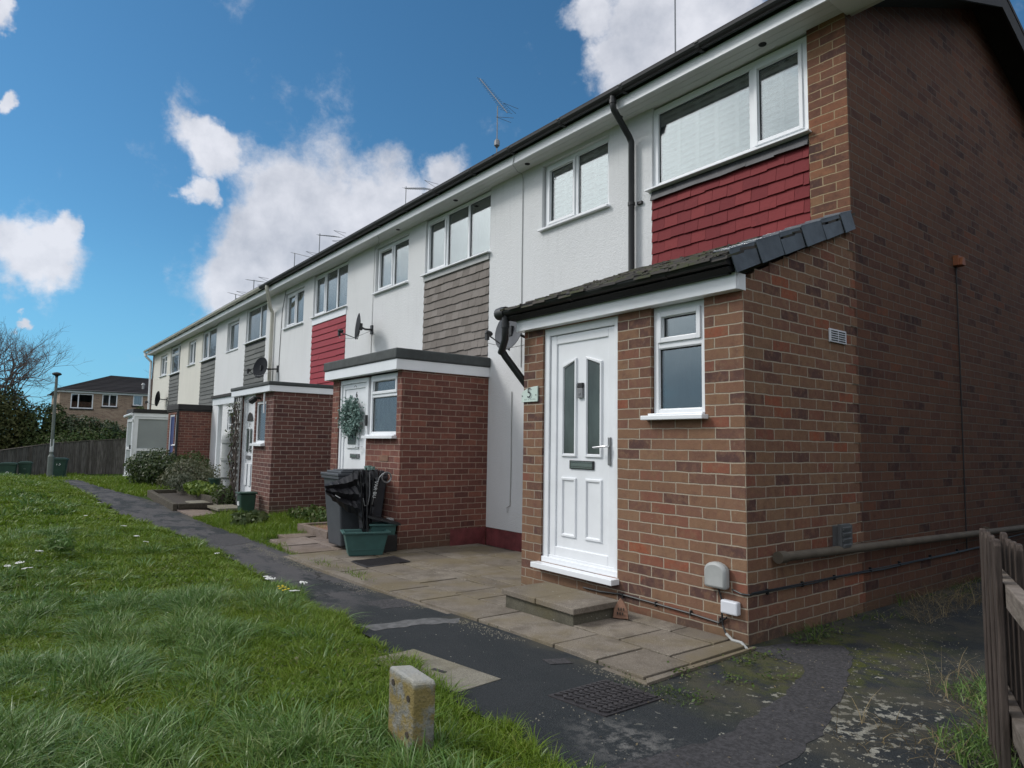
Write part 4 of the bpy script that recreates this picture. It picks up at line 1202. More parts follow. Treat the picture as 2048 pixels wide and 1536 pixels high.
# ---- house 9 and 10, cream
H4 = house_shell('terraced_house', 'cream house with grey tiled panel and a blue door in its brick porch', PB[4], PB[5], 'render_cream',
                 [W(TL[4], TR[4], 2.2, SZ + .02), W(-23.02, -21.95, 3.76, 4.62)], gut='upvc_cream')
MB().box(TL[4], TR[4], WY + .03, WY + .2, 2.2, 3.76).build('panel_backing', 'lead', H4)
tiles(H4, TL[4], TR[4], 2.25, 3.66, WY + .012, 'tile_grey', .13, .9)
window(H4, TL[4], TR[4], 3.77, 4.74, WY + .04, lights=(.7, 1.1), curtain_or_dark_room='net_dim', openers=(0,), fw=.055, drop=.04)
window(H4, -23.0, -21.97, 3.78, 4.61, WY + .05, lights=(1, 1), curtain_or_dark_room='net_dim', openers=(0,), fw=.06)
flat_porch(H4, -19.38, -20.95, .60, 'brick_red', 'felt_black', holes=[W(-20.75, -20.0, .02, 1.98), W(-19.95, -19.5, 1.05, 1.98)], fz0=2.06, fz1=2.10, tz=2.27, oh=.03, fasc='felt_black')
panel_door(H4, -20.75, -20.0, .02, 1.98, .62, 'blue_door')
window(H4, -19.95, -19.5, 1.06, 1.98, .63, lights=(1,), transom={0: .72}, curtain_or_dark_room='room_dark', fw=.05)
b = MB(); b.tube([(-19.36, .56, 2.1), (-19.36, .56, -.2)], .035, 8); b.build('downpipe', 'black_plastic', H4)

H5 = house_shell('terraced_house', 'farthest cream terrace house with a white glazed porch', PB[5], PB[6], 'render_cream',
                 [W(TL[5], TR[5], 2.2, SZ + .02), W(-27.95, -26.65, 3.72, 4.58)], gut='upvc_cream', last=True)
MB().box(TL[5], TR[5], WY + .03, WY + .2, 2.2, 3.68).build('panel_backing', 'lead', H5)
tiles(H5, TL[5], TR[5], 2.25, 3.58, WY + .012, 'tile_grey', .13, .9)
window(H5, TL[5], TR[5], 3.69, 4.74, WY + .04, lights=(1.3, .5), transom={0: .68}, curtain_or_dark_room='net_dim', openers=((0, 1),), fw=.06, drop=.04)
window(H5, -27.93, -26.67, 3.74, 4.57, WY + .05, lights=(1, 1), transom={1: .68}, curtain_or_dark_room='net_dim', openers=(0,), fw=.07)
# white glazed porch of the farthest house
gx, gl, gy = -24.4, -25.75, .18
b = MB()
for (x, y) in ((gx, gy), (gx, 1.44), (gl, gy)): b.box(x - .12, x, y, y + .12, -.10, 2.0)
b.box(gx - .12, gx, gy + .12, 1.44, .79, .88); b.box(gx - .12, gx, gy + .12, 1.44, -.10, .02); b.box(gx - .12, gx, gy + .12, 1.44, 1.92, 2.0)
b.box(gl, gx - .12, gy, gy + .1, 1.92, 2.0); b.box(gl - .06, gx + .05, gy - .06, 1.5, -.14, -.10)
pf = b.build('porch_frame', 'upvc', H5, bevel=.004)
MB().box(gx - .07, gx - .05, gy + .12, 1.44, .02, .79).build('pane', 'frosted', pf); MB().box(gx - .07, gx - .05, gy + .12, 1.44, .88, 1.92).build('pane', 'frosted', pf)
b = MB()
x0, x1, y0 = gl + .02, gx - .14, gy - .04
b.box(x0, x0 + .10, y0, y0 + .06, -.06, 1.92); b.box(x1 - .10, x1, y0, y0 + .06, -.06, 1.92); b.box(x0 + .1, x1 - .1, y0 + .001, y0 + .06, -.06, .06); b.box(x0 + .1, x1 - .1, y0 + .001, y0 + .06, 1.82, 1.92); b.box(x0 + .1, x1 - .1, y0 + .001, y0 + .06, .82, .92)
pd = b.build('porch_door', 'upvc', H5, bevel=.004); MB().box(x0 + .1, x1 - .1, y0 + .03, y0 + .04, .06, 1.82).build('pane', 'frosted', pd); MB().box(x1 - .08, x1 - .04, y0 - .05, y0, .85, 1.0).build('handle', 'black_plastic', pd)
MB().box(gl - .05, gx + .03, gy - .03, 1.49, 2.0, 2.13).build('porch_fascia', 'upvc', H5, bevel=.004)
MB().box(gl - .09, gx + .06, gy - .07, 1.49, 2.131, 2.27).build('porch_roof', 'felt_black', H5)
dp = MB(); dp.tube([(-24.36, gy - .03, 2.02), (-24.36, gy - .05, 1.9), (-24.42, gy - .03, 1.8), (-24.42, gy - .03, -.1)], .035, 8); dp.tube([(gx + .03, gy - .1, 2.08), (gl - .2, gy - .1, 2.03)], .05, 8); dp.build('downpipe', 'upvc', H5)
dp = MB(); dp.tube([(-29.55, EY - .06, 4.85), (-29.5, EY - .04, 4.72), (-29.5, 1.40, 4.5), (-29.5, 1.44, -.2)], .05, 8); dp.build('downpipe', 'upvc', H5)
MB().box(-29.66, -29.42, WY - .005, 7.5, -.8, SZ).build('gable_wall', 'brick_gable', H5)

# ------------------------------------------------------------------ satellite dishes and aerials
def dish(label, wall, c, face, rad, mat, group='satellite dishes on the facades', armlen=1.0):
    d = thing('satellite_dish', label, 'satellite dish', wall, group)
    F_ = Vector(face).normalized(); c = Vector(c)
    b = MB(); b.lathe([(.01, -.16 * rad), (rad * .5, -.12 * rad), (rad * .85, -.03 * rad), (rad, .03 * rad), (rad * .99, .05 * rad), (rad * .84, -.0 * rad), (rad * .5, -.09 * rad), (.01, -.13 * rad)], c, F_, 28)
    b.build('reflector', mat, d, smooth=True)
    w = Vector(wall); bp = c - F_ * rad * .15
    b = MB(); b.tube([tuple(w), tuple(w + (bp - w) * .55 + Vector((0, 0, -.02))), tuple(bp)], .018, 8); b.box(w.x - .04, w.x + .04, w.y - .01, w.y + .02, w.z - .08, w.z + .08)
    b.box(bp.x - .035, bp.x + .035, bp.y - .035, bp.y + .035, bp.z - .06, bp.z + .06)
    b.build('bracket', 'black_plastic', d)
    low = c + Vector((0, 0, -rad * .95)); lnb = c + F_ * rad * 1.35 * armlen + Vector((0, 0, -rad * .62))
    b = MB(); b.tube([tuple(bp + Vector((0, 0, -rad * .3))), tuple(low), tuple(lnb)], .010, 6); b.build('arm', 'grey_plastic', d)
    b = MB(); b.lathe([(.022, -.02), (.030, .0), (.030, .05), (.018, .075)], lnb - F_ * .05 + Vector((0, 0, .02)), F_ * 1.0, 10); b.box(lnb.x - .02, lnb.x + .02, lnb.y - .02, lnb.y + .02, lnb.z - .07, lnb.z + .02)
    b.build('receiver', 'black_plastic', d)
    b = MB(); q = lnb + Vector((0, 0, -.06)); b.tube([tuple(q), tuple(q + Vector((.02, .0, -.05))), tuple(q + (w - q) * .4 + Vector((0, 0, -.10))), tuple(w + Vector((0, -.01, -.02)))], .004, 5); b.build('lead', 'pale_grey', d)
    return d
dish('grey satellite dish on the white wall just left of the nearest tiled porch roof', (-3.80, 1.49, 2.50), (-3.98, 1.14, 2.61), (.05, -.98, .20), .26, 'dish_grey')
dish('satellite dish seen edge on against white render above the wreathed porch', (-8.52, 1.49, 3.23), (-8.42, 1.18, 3.24), (-.50, -.84, .12), .235, 'dish_grey')
dish('dark satellite dish over the brown brick porch beside the cream downpipe', (-13.5, 1.49, 2.92), (-13.78, 1.18, 2.95), (.34, -.92, .15), .255, 'dish_dark')
dish('far dark satellite dish on the cream wall above the white glazed porch', (-26.15, 1.49, 2.75), (-26.35, 1.2, 2.77), (-.42, -.9, .1), .30, 'dish_dark')

def aerial(label, x, top, pts, els, r=.012, ball=None):
    a = thing('tv_aerial', label, 'aerial', (x, RY_, RZ_ + .1), 'television aerials along the roof ridge')
    b = MB(); b.tube([(x, RY_, RZ_ - .05), (x, RY_, top)], r, 6)
    if ball: b.lathe([(.02, -.1), (.06, -.05), (.06, .05), (.02, .1)], (x, RY_, ball), n=10)
    b.build('mast', 'metal_grey', a)
    if pts:
        b = MB(); A = Vector(pts[0]); B = Vector(pts[1]); b.tube([tuple(A), tuple(B)], r * .8, 5)
        D = (B - A); L = D.length; up = Vector((0, 0, 1)); sd_ = D.normalized().cross(up).normalized()
        for k in range(els):
            p = A + D * (k + .3) / els; h = .14 * (.7 + .5 * (k / els))
            b.tube([tuple(p - sd_ * h), tuple(p + sd_ * h)], r * .35, 4)
        b.build('boom', 'metal_grey', a)
        b = MB(); up2 = sd_.cross(D.normalized())
        for s in (-1, 1):
            b.tube([tuple(B - sd_ * .2 + up2 * .05 * s), tuple(B + sd_ * .2 + up2 * .16 * s)], r * .4, 4); b.tube([tuple(B - sd_ * .2 + up2 * .16 * s), tuple(B + sd_ * .2 + up2 * .16 * s)], r * .4, 4)
        b.build('reflector', 'metal_grey', a)
    return a
aerial('tall bare whip mast rising over the nearest roof', -4.0, 9.8, None, 0, .012)
aerial('large tilted aerial on a mast with a small round joint', -8.75, 8.45, ((-9.45, RY_, 9.38), (-8.40, RY_, 8.16)), 16, .012, 7.62)
aerial('low aerial with a beaded boom pointing right over the second house', -12.75, 7.88, ((-12.8, RY_, 7.84), (-11.5, RY_, 7.44)), 12, .012)
aerial('aerial whose boom points right at the top of its mast', -18.6, 8.05, ((-18.7, RY_, 8.02), (-17.0, RY_, 7.55)), 9, .015)
aerial('short aerial with a drooping boom standing fourth from the left', -20.9, 7.9, ((-21.1, RY_, 7.95), (-19.3, RY_, 7.4)), 9, .015)
aerial('far aerial second from the left with its boom sloping right', -25.6, 7.8, ((-26.6, RY_, 8.0), (-24.4, RY_, 7.5)), 7, .018)
aerial('farthest aerial at the left end of the ridge', -28.2, 7.65, ((-29.3, RY_, 7.9), (-27.4, RY_, 7.45)), 6, .018)

# ------------------------------------------------------------------ things in front of the houses
def wheelie(name, label, x, y, z, yaw, w, d, h, mat, num=None, group=None, nsize=.16, mark=None):
    t = thing(name, label, 'wheelie bin', (0, 0, 0), group)
    b = MB(); b.box(-w / 2, w / 2, -d / 2, d / 2, .03, h - .07, taper=(w * .11, d * .12))
    bo = b.build('body', mat, t, bevel=.02)
    b = MB(); b.box(-w / 2 - .018, w / 2 + .018, -d / 2 - .02, d / 2 + .02, h - .09, h - .055); b.build('rim', mat, t, bevel=.006)
    b = MB(); b.box(-w / 2 - .022, w / 2 + .022, -d / 2 - .03, d / 2 + .03, h - .053, h - .02); b.box(-w / 2 + .03, w / 2 - .03, -d / 2 + .03, d / 2 - .03, h - .02, h + .008); b.box(-w * .3, w * .3, -d / 2 + .08, d / 2 - .08, h + .008, h + .022)
    b.build('lid', mat if mat != 'bin_grey' else 'bin_grey', t, bevel=.010)
    for s in (-1, 1):
        MB().lathe([(.08, -.02), (.085, 0), (.08, .02)], (s * (w / 2 - .05), d / 2 - .06, .085), (1, 0, 0), 14).build('wheel', 'black_plastic', t)
    MB().tube([(-w / 2 + .04, d / 2 + .05, h - .07), (w / 2 - .04, d / 2 + .05, h - .07)], .014, 8).build('handle', mat, t)
    if num:
        for (s, pos, size, mt) in num:
            text_mesh(s, size, mt, pos, (1, 0, 0), (0, .06, 1), 'numeral', t, .002)
    t.location = (x, y, z); t.rotation_euler = (0, 0, yaw)
    return t
wb = wheelie('wheelie_bin', 'dark grey wheelie bin with a small white arrow and a faint 6', -5.47, -.12, float(g0(-5.4, 0)) + .03, R(0), .50, .64, .93, 'bin_grey',
        [('F', (-.02, -.280, .52), .07, 'ink'), ('6', (-.02, -.270, .43), .10, 'ink')])
b = MB(); b.prism([(-.11, -.306, .70), (-.08, -.306, .70), (-.08, -.310, .77), (-.04, -.310, .77), (-.09, -.313, .815), (-.135, -.310, .77), (-.11, -.310, .77)], (0, .006, 0)); b.v = [tuple(Vector(p)) for p in b.v]
o = b.build('arrow_mark', 'white_ink'); o.parent = wb
b = MB()
for k in range(7): b.box(-.01 + k * .035 + random.uniform(-.01, .01), .02 + k * .035, .08 + random.uniform(-.03, .03), .13 + random.uniform(-.02, .03), .947, .98 + random.uniform(0, .03), rot=Matrix.Rotation(random.uniform(-1, 1), 3, 'Z'))
litter = b.build('wreath_cutting', 'leaf_wreath', None, origin=(0, 0, 0)); litter.location = (-5.35, -.15, float(g0(-5.4, 0)) + .03)
tag(litter, 'pale cutting lying on the lid of the grey wheelie bin', 'cutting')

def tub(name, label, cat, c, yaw, w, d, h, mat, rim=.02, taper=.12, fill='soil', lip=True):
    t = thing(name, label, cat, (0, 0, 0))
    i = w * taper; j = d * taper; q = .012
    b = MB()
    A = [(-w / 2 + i, -d / 2 + j, 0), (w / 2 - i, -d / 2 + j, 0), (w / 2 - i, d / 2 - j, 0), (-w / 2 + i, d / 2 - j, 0)]
    B = [(-w / 2, -d / 2, h), (w / 2, -d / 2, h), (w / 2, d / 2, h), (-w / 2, d / 2, h)]
    C_ = [(p[0] * (1 - 2 * q / w), p[1] * (1 - 2 * q / d), h) for p in B]; D_ = [(p[0] * .95, p[1] * .95, .03) for p in A]
    n = len(b.v); b.v += A + B + C_ + D_
    b.f.append((n + 3, n + 2, n + 1, n))
    for k in range(4):
        l = (k + 1) % 4
        b.f += [(n + k, n + l, n + 4 + l, n + 4 + k), (n + 4 + k, n + 4 + l, n + 8 + l, n + 8 + k), (n + 8 + k, n + 8 + l, n + 12 + l, n + 12 + k)]
    b.f.append((n + 12, n + 13, n + 14, n + 15))
    b.build('tub', mat, t, bevel=.006)
    if lip:
        b = MB(); e = .022
        b.box(-w / 2 - e, w / 2 + e, -d / 2 - e, -d / 2, h - .022, h); b.box(-w / 2 - e, w / 2 + e, d / 2, d / 2 + e, h - .022, h); b.box(-w / 2 - e, -w / 2, -d / 2, d / 2, h - .022, h); b.box(w / 2, w / 2 + e, -d / 2, d / 2, h - .022, h)
        b.build('rim', mat, t, bevel=.005)
        b = MB(); b.box(-w / 2 + i * .8 - .006, w / 2 - i * .8 + .006, -d / 2 + j * .8 - .006, d / 2 - j * .8 + .006, h * .24, h * .27); b.build('band', mat, t)
    t.location = c; t.rotation_euler = (0, 0, yaw)
    return t
gp = float(g0(-4.8, -.3)) + .028
tub('planter', 'teal green plastic trough with black sheeting standing in it beside the grey bin', 'planter', (-4.84, -.26, gp), R(72), .50, .28, .27, 'planter_green')
t2 = tub('planter', 'tilted green plastic tub under a black lid behind the teal trough', 'planter', (-4.96, .02, gp), R(70), .30, .22, .33, 'planter_green')
b = MB(); b.box(-.2, .2, -.15, .15, .36, .38, rot=Matrix.Rotation(R(14), 3, 'Y')); o = b.build('lid', 'black_plastic', None); o.parent = t2
b = MB(); b.box(-.16, .16, -.10, .10, 0, .20); o = b.build('crate', 'black_plastic', None, bevel=.01); o.location = (-4.98, .05, gp); tag(o, 'black plastic crate tucked against the brick corner behind the planters', 'crate')
# the collapsed umbrella: pleated black fabric on ribs
um = thing('umbrella', 'collapsed black umbrella with white block lettering, upended in the teal trough against the bin', 'umbrella', (-4.83, -.47, gp))
random.seed(12)
ux = -5.06
def fold(b, A, B_, n=10, amp=.02, seed=0):
    # a pleated strip of cloth between two ordered edges A and B_
    rs = random.Random(seed); K = len(A); g = []
    for i in range(n + 1):
        t = i / n; row = []
        for k in range(K):
            p = Vector(A[k]).lerp(Vector(B_[k]), t)
            d = math.sin(t * math.pi)
            p += Vector((amp * (1 if k % 2 else -1) * (.5 + .5 * d) + rs.gauss(0, .006), rs.gauss(0, .005), rs.gauss(0, .005) - .02 * d))
            row.append(tuple(p))
        g.append(row)
    o = len(b.v)
    for row in g: b.v += row
    for i in range(n):
        for k in range(K - 1): b.f.append((o + i * K + k, o + i * K + k + 1, o + (i + 1) * K + k + 1, o + (i + 1) * K + k))
b = MB()
L_ = [(ux, -.694, .73), (ux, -.69, .71), (ux + .01, -.685, .69), (ux, -.675, .67), (ux, -.67, .65), (ux + .01, -.665, .635), (ux, -.66, .62)]
R_2 = [(ux + .03, -.30, .88), (ux + .06, -.31, .79), (ux + .03, -.30, .70), (ux + .07, -.29, .61), (ux + .04, -.28, .52), (ux + .07, -.27, .43), (ux + .05, -.25, .33)]
fold(b, L_, R_2, 12, .022, 3)
T = [(ux + .02, -.33 + .033 * k, .875 + .01 * math.sin(k * 2)) for k in range(11)]
Bt = [(ux + .10, -.245 + .009 * k, .16 + gp + .08) for k in range(11)]
fold(b, T, Bt, 12, .030, 4)
fold(b, [(p[0] - .05, p[1] + .01, p[2] + .01) for p in T], [(p[0] - .03, p[1], p[2]) for p in Bt], 10, .03, 6)
fold(b, [(ux + .05, .01, .90), (ux + .02, .015, .84), (ux + .06, .01, .78)], [(ux + .08, -.12, .66), (ux + .05, -.13, .52), (ux + .08, -.14, .40)], 8, .02, 7)
o = b.build('canopy', 'dark_fabric', um); sd_m = o.modifiers.new('thick', 'SOLIDIFY'); sd_m.thickness = .004
b = MB(); b.tube([(ux + .09, -.215, .92), (ux + .12, -.205, .5), (ux + .16, -.20, gp + .06)], .009, 6); b.tube([(ux + .06, -.28, .88), (ux + .13, -.22, gp + .12)], .006, 6); b.tube([(ux + .07, -.10, .86), (ux + .13, -.19, gp + .14)], .006, 6)
b.build('rib', 'black_plastic', um)
b = MB(); b.tube([(ux + .09, -.17, .87), (ux + .10, -.165, .60), (ux + .10, -.185, .48), (ux + .10, -.225, .47), (ux + .095, -.245, .56)], .007, 7); b.build('cord_loop', 'metal_grey', um, smooth=True)
b = MB(); b.tube([(ux + .08, -.12, .48), (ux + .10, -.09, .66), (ux + .11, -.05, .80), (ux + .11, -.01, .84)], .008, 6)
b.tube([(ux + .11, .046 + .062 * math.cos(t), .80 + .062 * math.sin(t)) for t in np.linspace(0, 2 * math.pi, 20)], .010, 7); b.build('handle', 'metal_grey', um, smooth=True)
text_mesh('VAR BU', .060, 'white_ink', (ux + .11, -.10, .66), (-.05, -.10, -1), (.1, 1, -.1), 'lettering', um, .001)
MB().tube([(ux + .02, -.56, .60), (ux + .02, -.50, .565)], .006, 5).build('rib_tip', 'white_ink', um)

# concrete marker post in the lawn
ps = thing('concrete_post', 'short weathered concrete marker post with bolt holes in the foreground grass', 'post', (.0, -2.33, 0))
A = Vector((-.27, -2.335)); Bv = Vector((.085, -2.30))
b = MB(); b.prism([(-.048, -2.435, -.1), (.150, -2.435, -.1), (.156, -2.435, .296), (.146, -2.435, .310), (-.040, -2.435, .318), (-.052, -2.435, .305)], (.035, .078, 0))
pb = b.build('shaft', 'concrete_post', ps, bevel=.010)
for (x, y, z) in ((-.010, -2.436, .262), (.115, -2.436, .235), (.112, -2.436, .10)): MB().lathe([(.013, -.004), (.012, .002)], (x, y, z), (0, -1, 0), 10).build('bolt_hole', 'soil', ps)

# concrete inspection slab with a lifting slot
cs = thing('inspection_cover', 'flat pale concrete inspection slab set in the path behind the marker post', 'inspection cover', (-.72, -1.85, 0))
MB().prism([(-1.10, -1.72, -.01), (-.40, -1.60, -.01), (-.37, -1.89, -.01), (-1.08, -2.03, -.01)], (0, 0, .019)).build('slab', 'slab_pale', cs)
MB().prism([(-.735, -1.80, .0095), (-.645, -1.775, .0095), (-.64, -1.80, .0095), (-.73, -1.825, .0095)], (0, 0, .002)).build('lifting_slot', 'iron', cs)
# chequer plate manhole cover
mc = thing('manhole_cover', 'dark iron manhole cover with raised chevron tread in the tarmac near the bottom', 'manhole cover', (.11, -1.34, 0))
o_ = Vector((-.075, -1.165, .006)); ex = Vector((.345, .045, 0)); ey = Vector((-.005, -.39, 0))
MB().prism([tuple(o_), tuple(o_ + ey), tuple(o_ + ex + ey), tuple(o_ + ex)][::-1], (0, 0, .006)).build('frame', 'iron', mc)
b = MB(); nu, nv_ = 9, 10
for i in range(nu):
    for j in range(nv_):
        u0 = .05 + .9 * (i + .12) / nu; u1 = .05 + .9 * (i + .98) / nu; v0 = .05 + .9 * (j + .5) / nv_; dv = .05 * (1 if i % 2 else -1); wv = .026
        P = [o_ + ex * u0 + ey * (v0 - dv / 2 - wv), o_ + ex * u1 + ey * (v0 + dv / 2 - wv), o_ + ex * u1 + ey * (v0 + dv / 2 + wv), o_ + ex * u0 + ey * (v0 - dv / 2 + wv)]
        b.prism([(p.x, p.y, .0125) for p in P][::-1], (0, 0, .007))
b.build('tread', 'iron', mc)
b = MB(); b.prism([(-4.46, -.60, gp + .001), (-4.03, -.64, gp + .003), (-4.12, -.06, gp + .003), (-4.54, -.04, gp + .001)], (0, 0, .004)); o = b.build('drain_grid', 'iron', None, origin=(0, 0, 0)); tag(o, 'flat dark drain cover sunk in the patio beside the red brick porch', 'drain cover')
b = MB()
for k in range(12):
    x = -4.47 + k * .033; b.box(x, x + .012, -.58, -.08, gp + .0055, gp + .010)
q = b.build('bar', 'iron', None); q.parent = o

# raised bed edged in sleepers before house 7, stone slabs, green caddy
rb = thing('raised_bed', 'raised flower bed edged with grey timber boards beside the path', 'planter bed', (-12.5, -.5, -.1))
b = MB()
b.prism([(-15.2, -.82, -.18), (-11.22, -1.05, -.18), (-11.22, -.97, -.18), (-15.2, -.72, -.18)], (0, 0, .215))
b.box(-11.26, -11.16, -.965, -.42, -.18, -.07); b.box(-11.29, -11.17, -.965, -.36, -.062, .035)
b.prism([(-15.2, -.75, -.15), (-15.2, .25, -.15), (-15.1, .25, -.15), (-15.1, -.75, -.15)][::-1], (0, 0, .19))
b.box(-15.1, -11.45, -.22, -.14, -.15, .085)
b.box(-11.10, -10.42, -.44, -.38, -.16, -.055)
b.build('board', 'sleeper', rb, bevel=.008)
MB().prism([(-15.1, -.72, -.14), (-11.3, -.96, -.14), (-11.3, -.40, -.14), (-11.5, .22, -.14), (-15.1, .2, -.14)], (0, 0, .10)).build('soil', 'soil', rb)
b = MB(); b.box(-11.15, -10.36, -.48, -.02, -.050, -.005); b.box(-12.4, -11.32, -.60, -.25, -.038, -.012); b.build('capping', 'slab_pale', rb, bevel=.006)
pk2 = MB(); pk2.prism([(-11.35, -.98, -.1), (-9.9, -.98, -.1), (-10.2, -.55, -.1), (-10.9, -.52, -.1)], (0, 0, .03)); struct(pk2.build('patio', 'slab_pink', bevel=.004))
# timber and terracotta edging box beside the grey bin
eb = thing('raised_planter', 'low wooden frame planter filled with soil behind the grey wheelie bin', 'planter', (-6.8, .05, -.1))
b = MB(); b.box(-7.35, -6.25, -.14, -.06, -.11, .02); b.box(-7.35, -6.25, .42, .5, -.11, .02); b.box(-7.35, -7.27, -.06, .42, -.11, .0199); b.box(-6.33, -6.25, -.06, .42, -.11, .0199); b.build('frame', 'slab_pink', eb, bevel=.004)
MB().box(-7.27, -6.33, -.06, .42, -.1, -.01).build('soil', 'terracotta', eb)

gc = thing('food_caddy', 'small dark green lidded caddy with a white sticker beside the brown brick porch', 'bin', (-10.25, -.02, -.09))
MB().box(-10.26, -10.03, -.20, .08, -.09, .26, taper=(.02, .02)).build('body', 'bin_green', gc, bevel=.02)
MB().box(-10.28, -10.01, -.225, .10, .261, .295).build('lid', 'bin_green', gc, bevel=.01)
MB().box(-10.19, -10.10, -.206, -.19, .06, .13, rot=Matrix.Rotation(R(4), 3, 'X')).build('sticker', 'white_ink', gc)

# grey vent pipe, trellis with a climber
vp = thing('soil_vent_pipe', 'thick pale grey plastic pipe with a domed bend beside the trellis', 'pipe', (-12.15, .2, -.1))
b = MB(); b.tube([(-12.22, .20, -.1), (-12.22, .20, .42), (-12.22, .20, .46)], [.13, .13, .19], 18); b.tube([(-12.22, .20, .46), (-12.22, .20, 1.22)], .19, 20); b.tube([(-12.22, .2, 1.16), (-12.22, .2, 1.23)], .21, 20); b.tube([(-12.22, .2, .80), (-12.22, .2, .86)], .21, 20)
b.build('pipe', 'pale_grey', vp, smooth=True)
b = MB(); b.lathe([(.20, 0), (.195, .07), (.17, .14), (.11, .20), (.03, .225)], (-12.22, .2, 1.23), n=20); b.build('dome', 'pale_grey', vp, smooth=True)
b = MB(); b.tube([(-12.18, .2, 1.44), (-12.06, .2, 1.53)], .045, 8); b.build('spout', 'black_plastic', vp)

tr = thing('trellis', 'weathered white trellis carrying a bare climber at the left edge of the brown brick porch', 'trellis', (-11.85, .12, -.1))
b = MB()
for x in (-11.72, -11.55, -11.38): b.box(x - .024, x + .024, .105, .13, -.1, 2.12)
z = 0.0
while z < 2.1: b.box(-11.74, -11.36, .085, .105, z, z + .040); z += .13
b.build('lattice', 'trellis', tr)
MB().box(-11.80, -11.745, .08, .14, -.1, 2.12).build('post', 'grey_plastic', tr, bevel=.004)
cl_ = thing('climbing_plant', 'bare twisting climber stems with sparse leaves woven through the white trellis', 'climber', (-11.85, .06, -.1))
b = MB(); random.seed(21)
for k in range(9):
    x = -11.56 + random.uniform(-.10, .10); y = .06; z = -.1; P = [(x, y, z)]
    for q in range(12):
        x = min(-11.38, max(-11.80, x + random.uniform(-.12, .12))); y = .06 + random.uniform(-.05, .05); z += random.uniform(.10, .22); P.append((x, y, z))
        if z > 2: break
    b.tube(P, [.012 * (1 - .6 * i / len(P)) + .003 for i in range(len(P))], 5)
b.build('stem', 'bark', cl_)
random.seed(22)
leaves(210, lambda k: ((-11.62 + random.gauss(0, .11), .04 + random.gauss(0, .06), random.choice([random.uniform(-.05, .9), random.uniform(1.1, 1.5), random.uniform(1.7, 2.0)])), (random.gauss(0, 1), -1, random.gauss(0, 1))), .055, 'foliage', 'hedge_dark', cl_, .6, (-11.85, .06, -.1))

hp = thing('hanging_pot', 'small dark green pot on the ground at the foot of the thin white canopy post', 'plant pot', (-13.6, .25, .3))
b = MB(); b.lathe([(.09, 0), (.13, .22), (.14, .22), (.14, .25), (.12, .25)], (-13.6, .25, .12), n=14); b.build('pot', 'bin_green', hp, smooth=True)
leaves(260, lambda k: ((-13.6 + random.gauss(0, .12), .25 + random.gauss(0, .12), .45 + random.gauss(0, .09)), (random.gauss(0, 1), random.gauss(0, 1), .6)), .05, 'foliage', 'shrub_grey', hp, .6, (-13.6, .25, .3))
hp['label'] = 'dark green pot of grey leaved plants left of the thick pale grey pipe'

# ------------------------------------------------------------------ vegetation
def bush(name, label, c, rad, n, size, mat, cat='shrub', group=None, lumps=9, stems=True, seed=0, aspect=.55):
    random.seed(seed); rs = np.random.default_rng(seed)
    t = thing(name, label, cat, c, group)
    cs_ = [(0, 0, rad[2] * .55, 1.0)] + [(rs.uniform(-.65, .65) * rad[0], rs.uniform(-.65, .65) * rad[1], rs.uniform(.25, 1.25) * rad[2] * .75, rs.uniform(.35, .62)) for _ in range(lumps)]
    wts = np.array([q[3] ** 2 for q in cs_]); wts /= wts.sum()
    pick = rs.choice(len(cs_), n, p=wts)
    d = rs.normal(size=(n, 3)); d /= np.linalg.norm(d, axis=1)[:, None]
    rr = rs.uniform(.55, 1.05, n) ** .6
    C_ = np.array([q[:3] for q in cs_])[pick]; S_ = np.array([q[3] for q in cs_])[pick]
    P = C_ + d * (rr * S_)[:, None] * np.array([rad[0], rad[1], rad[2] * .8])
    ok = P[:, 2] > .01; P = P[ok]; d = d[ok]
    nrm = d + rs.normal(size=P.shape) * .6; nrm /= np.linalg.norm(nrm, axis=1)[:, None]
    tt = np.cross(nrm, rs.normal(size=P.shape)); tt /= np.linalg.norm(tt, axis=1)[:, None]
    uu = np.cross(nrm, tt); s = size * rs.uniform(.6, 1.35, len(P))[:, None]
    V = np.stack([P - tt * s * .5, P + uu * s * aspect * .5 + nrm * s * .1, P + tt * s * .5, P - uu * s * aspect * .5 + nrm * s * .1], 1).reshape(-1, 3)
    F = np.arange(len(V)).reshape(-1, 4)
    np_mesh('foliage', V, F, mat, t)
    if stems:
        b = MB()
        for k in range(7):
            a = random.uniform(0, 6.28); q = random.uniform(.2, .6)
            b.tube([(0, 0, 0), (math.cos(a) * rad[0] * q * .5, math.sin(a) * rad[1] * q * .5, rad[2] * .5), (math.cos(a) * rad[0] * q, math.sin(a) * rad[1] * q, rad[2])], [.03, .02, .008], 5)
        o = b.build('stem', 'bark'); o.parent = t
    return t
bush('shrub', 'rounded dark evergreen shrub with yellowish new leaves before the white glazed porch', (-19.6, .10, -.12), (1.15, .75, .80), 8500, .085, 'shrub', seed=1)
bush('shrub', 'loose grey green shrub right of the dark rounded one', (-16.6, .35, -.1), (.85, .6, .62), 3200, .075, 'shrub_grey', seed=2)
bush('shrub', 'low dark shrub under the red brick porch wall of the fifth house', (-18.2, .75, -.1), (.7, .5, .75), 2200, .08, 'hedge_dark', seed=13)
bush('flower_clump', 'lime green leafy clump growing in the raised bed', (-13.3, -.10, .05), (.75, .3, .20), 1100, .09, 'lime_leaf', 'plant', seed=3, stems=False, aspect=.8)
bush('flower_clump', 'brown and dark green clump at the left end of the raised bed', (-14.5, -.25, .05), (.45, .3, .32), 900, .07, 'shrub_grey', 'plant', seed=4, stems=False)
bush('flower_clump', 'dark straggly clump at the foot of the trellis', (-11.5, -.12, -.05), (.32, .20, .30), 700, .06, 'hedge_dark', 'plant', seed=5)
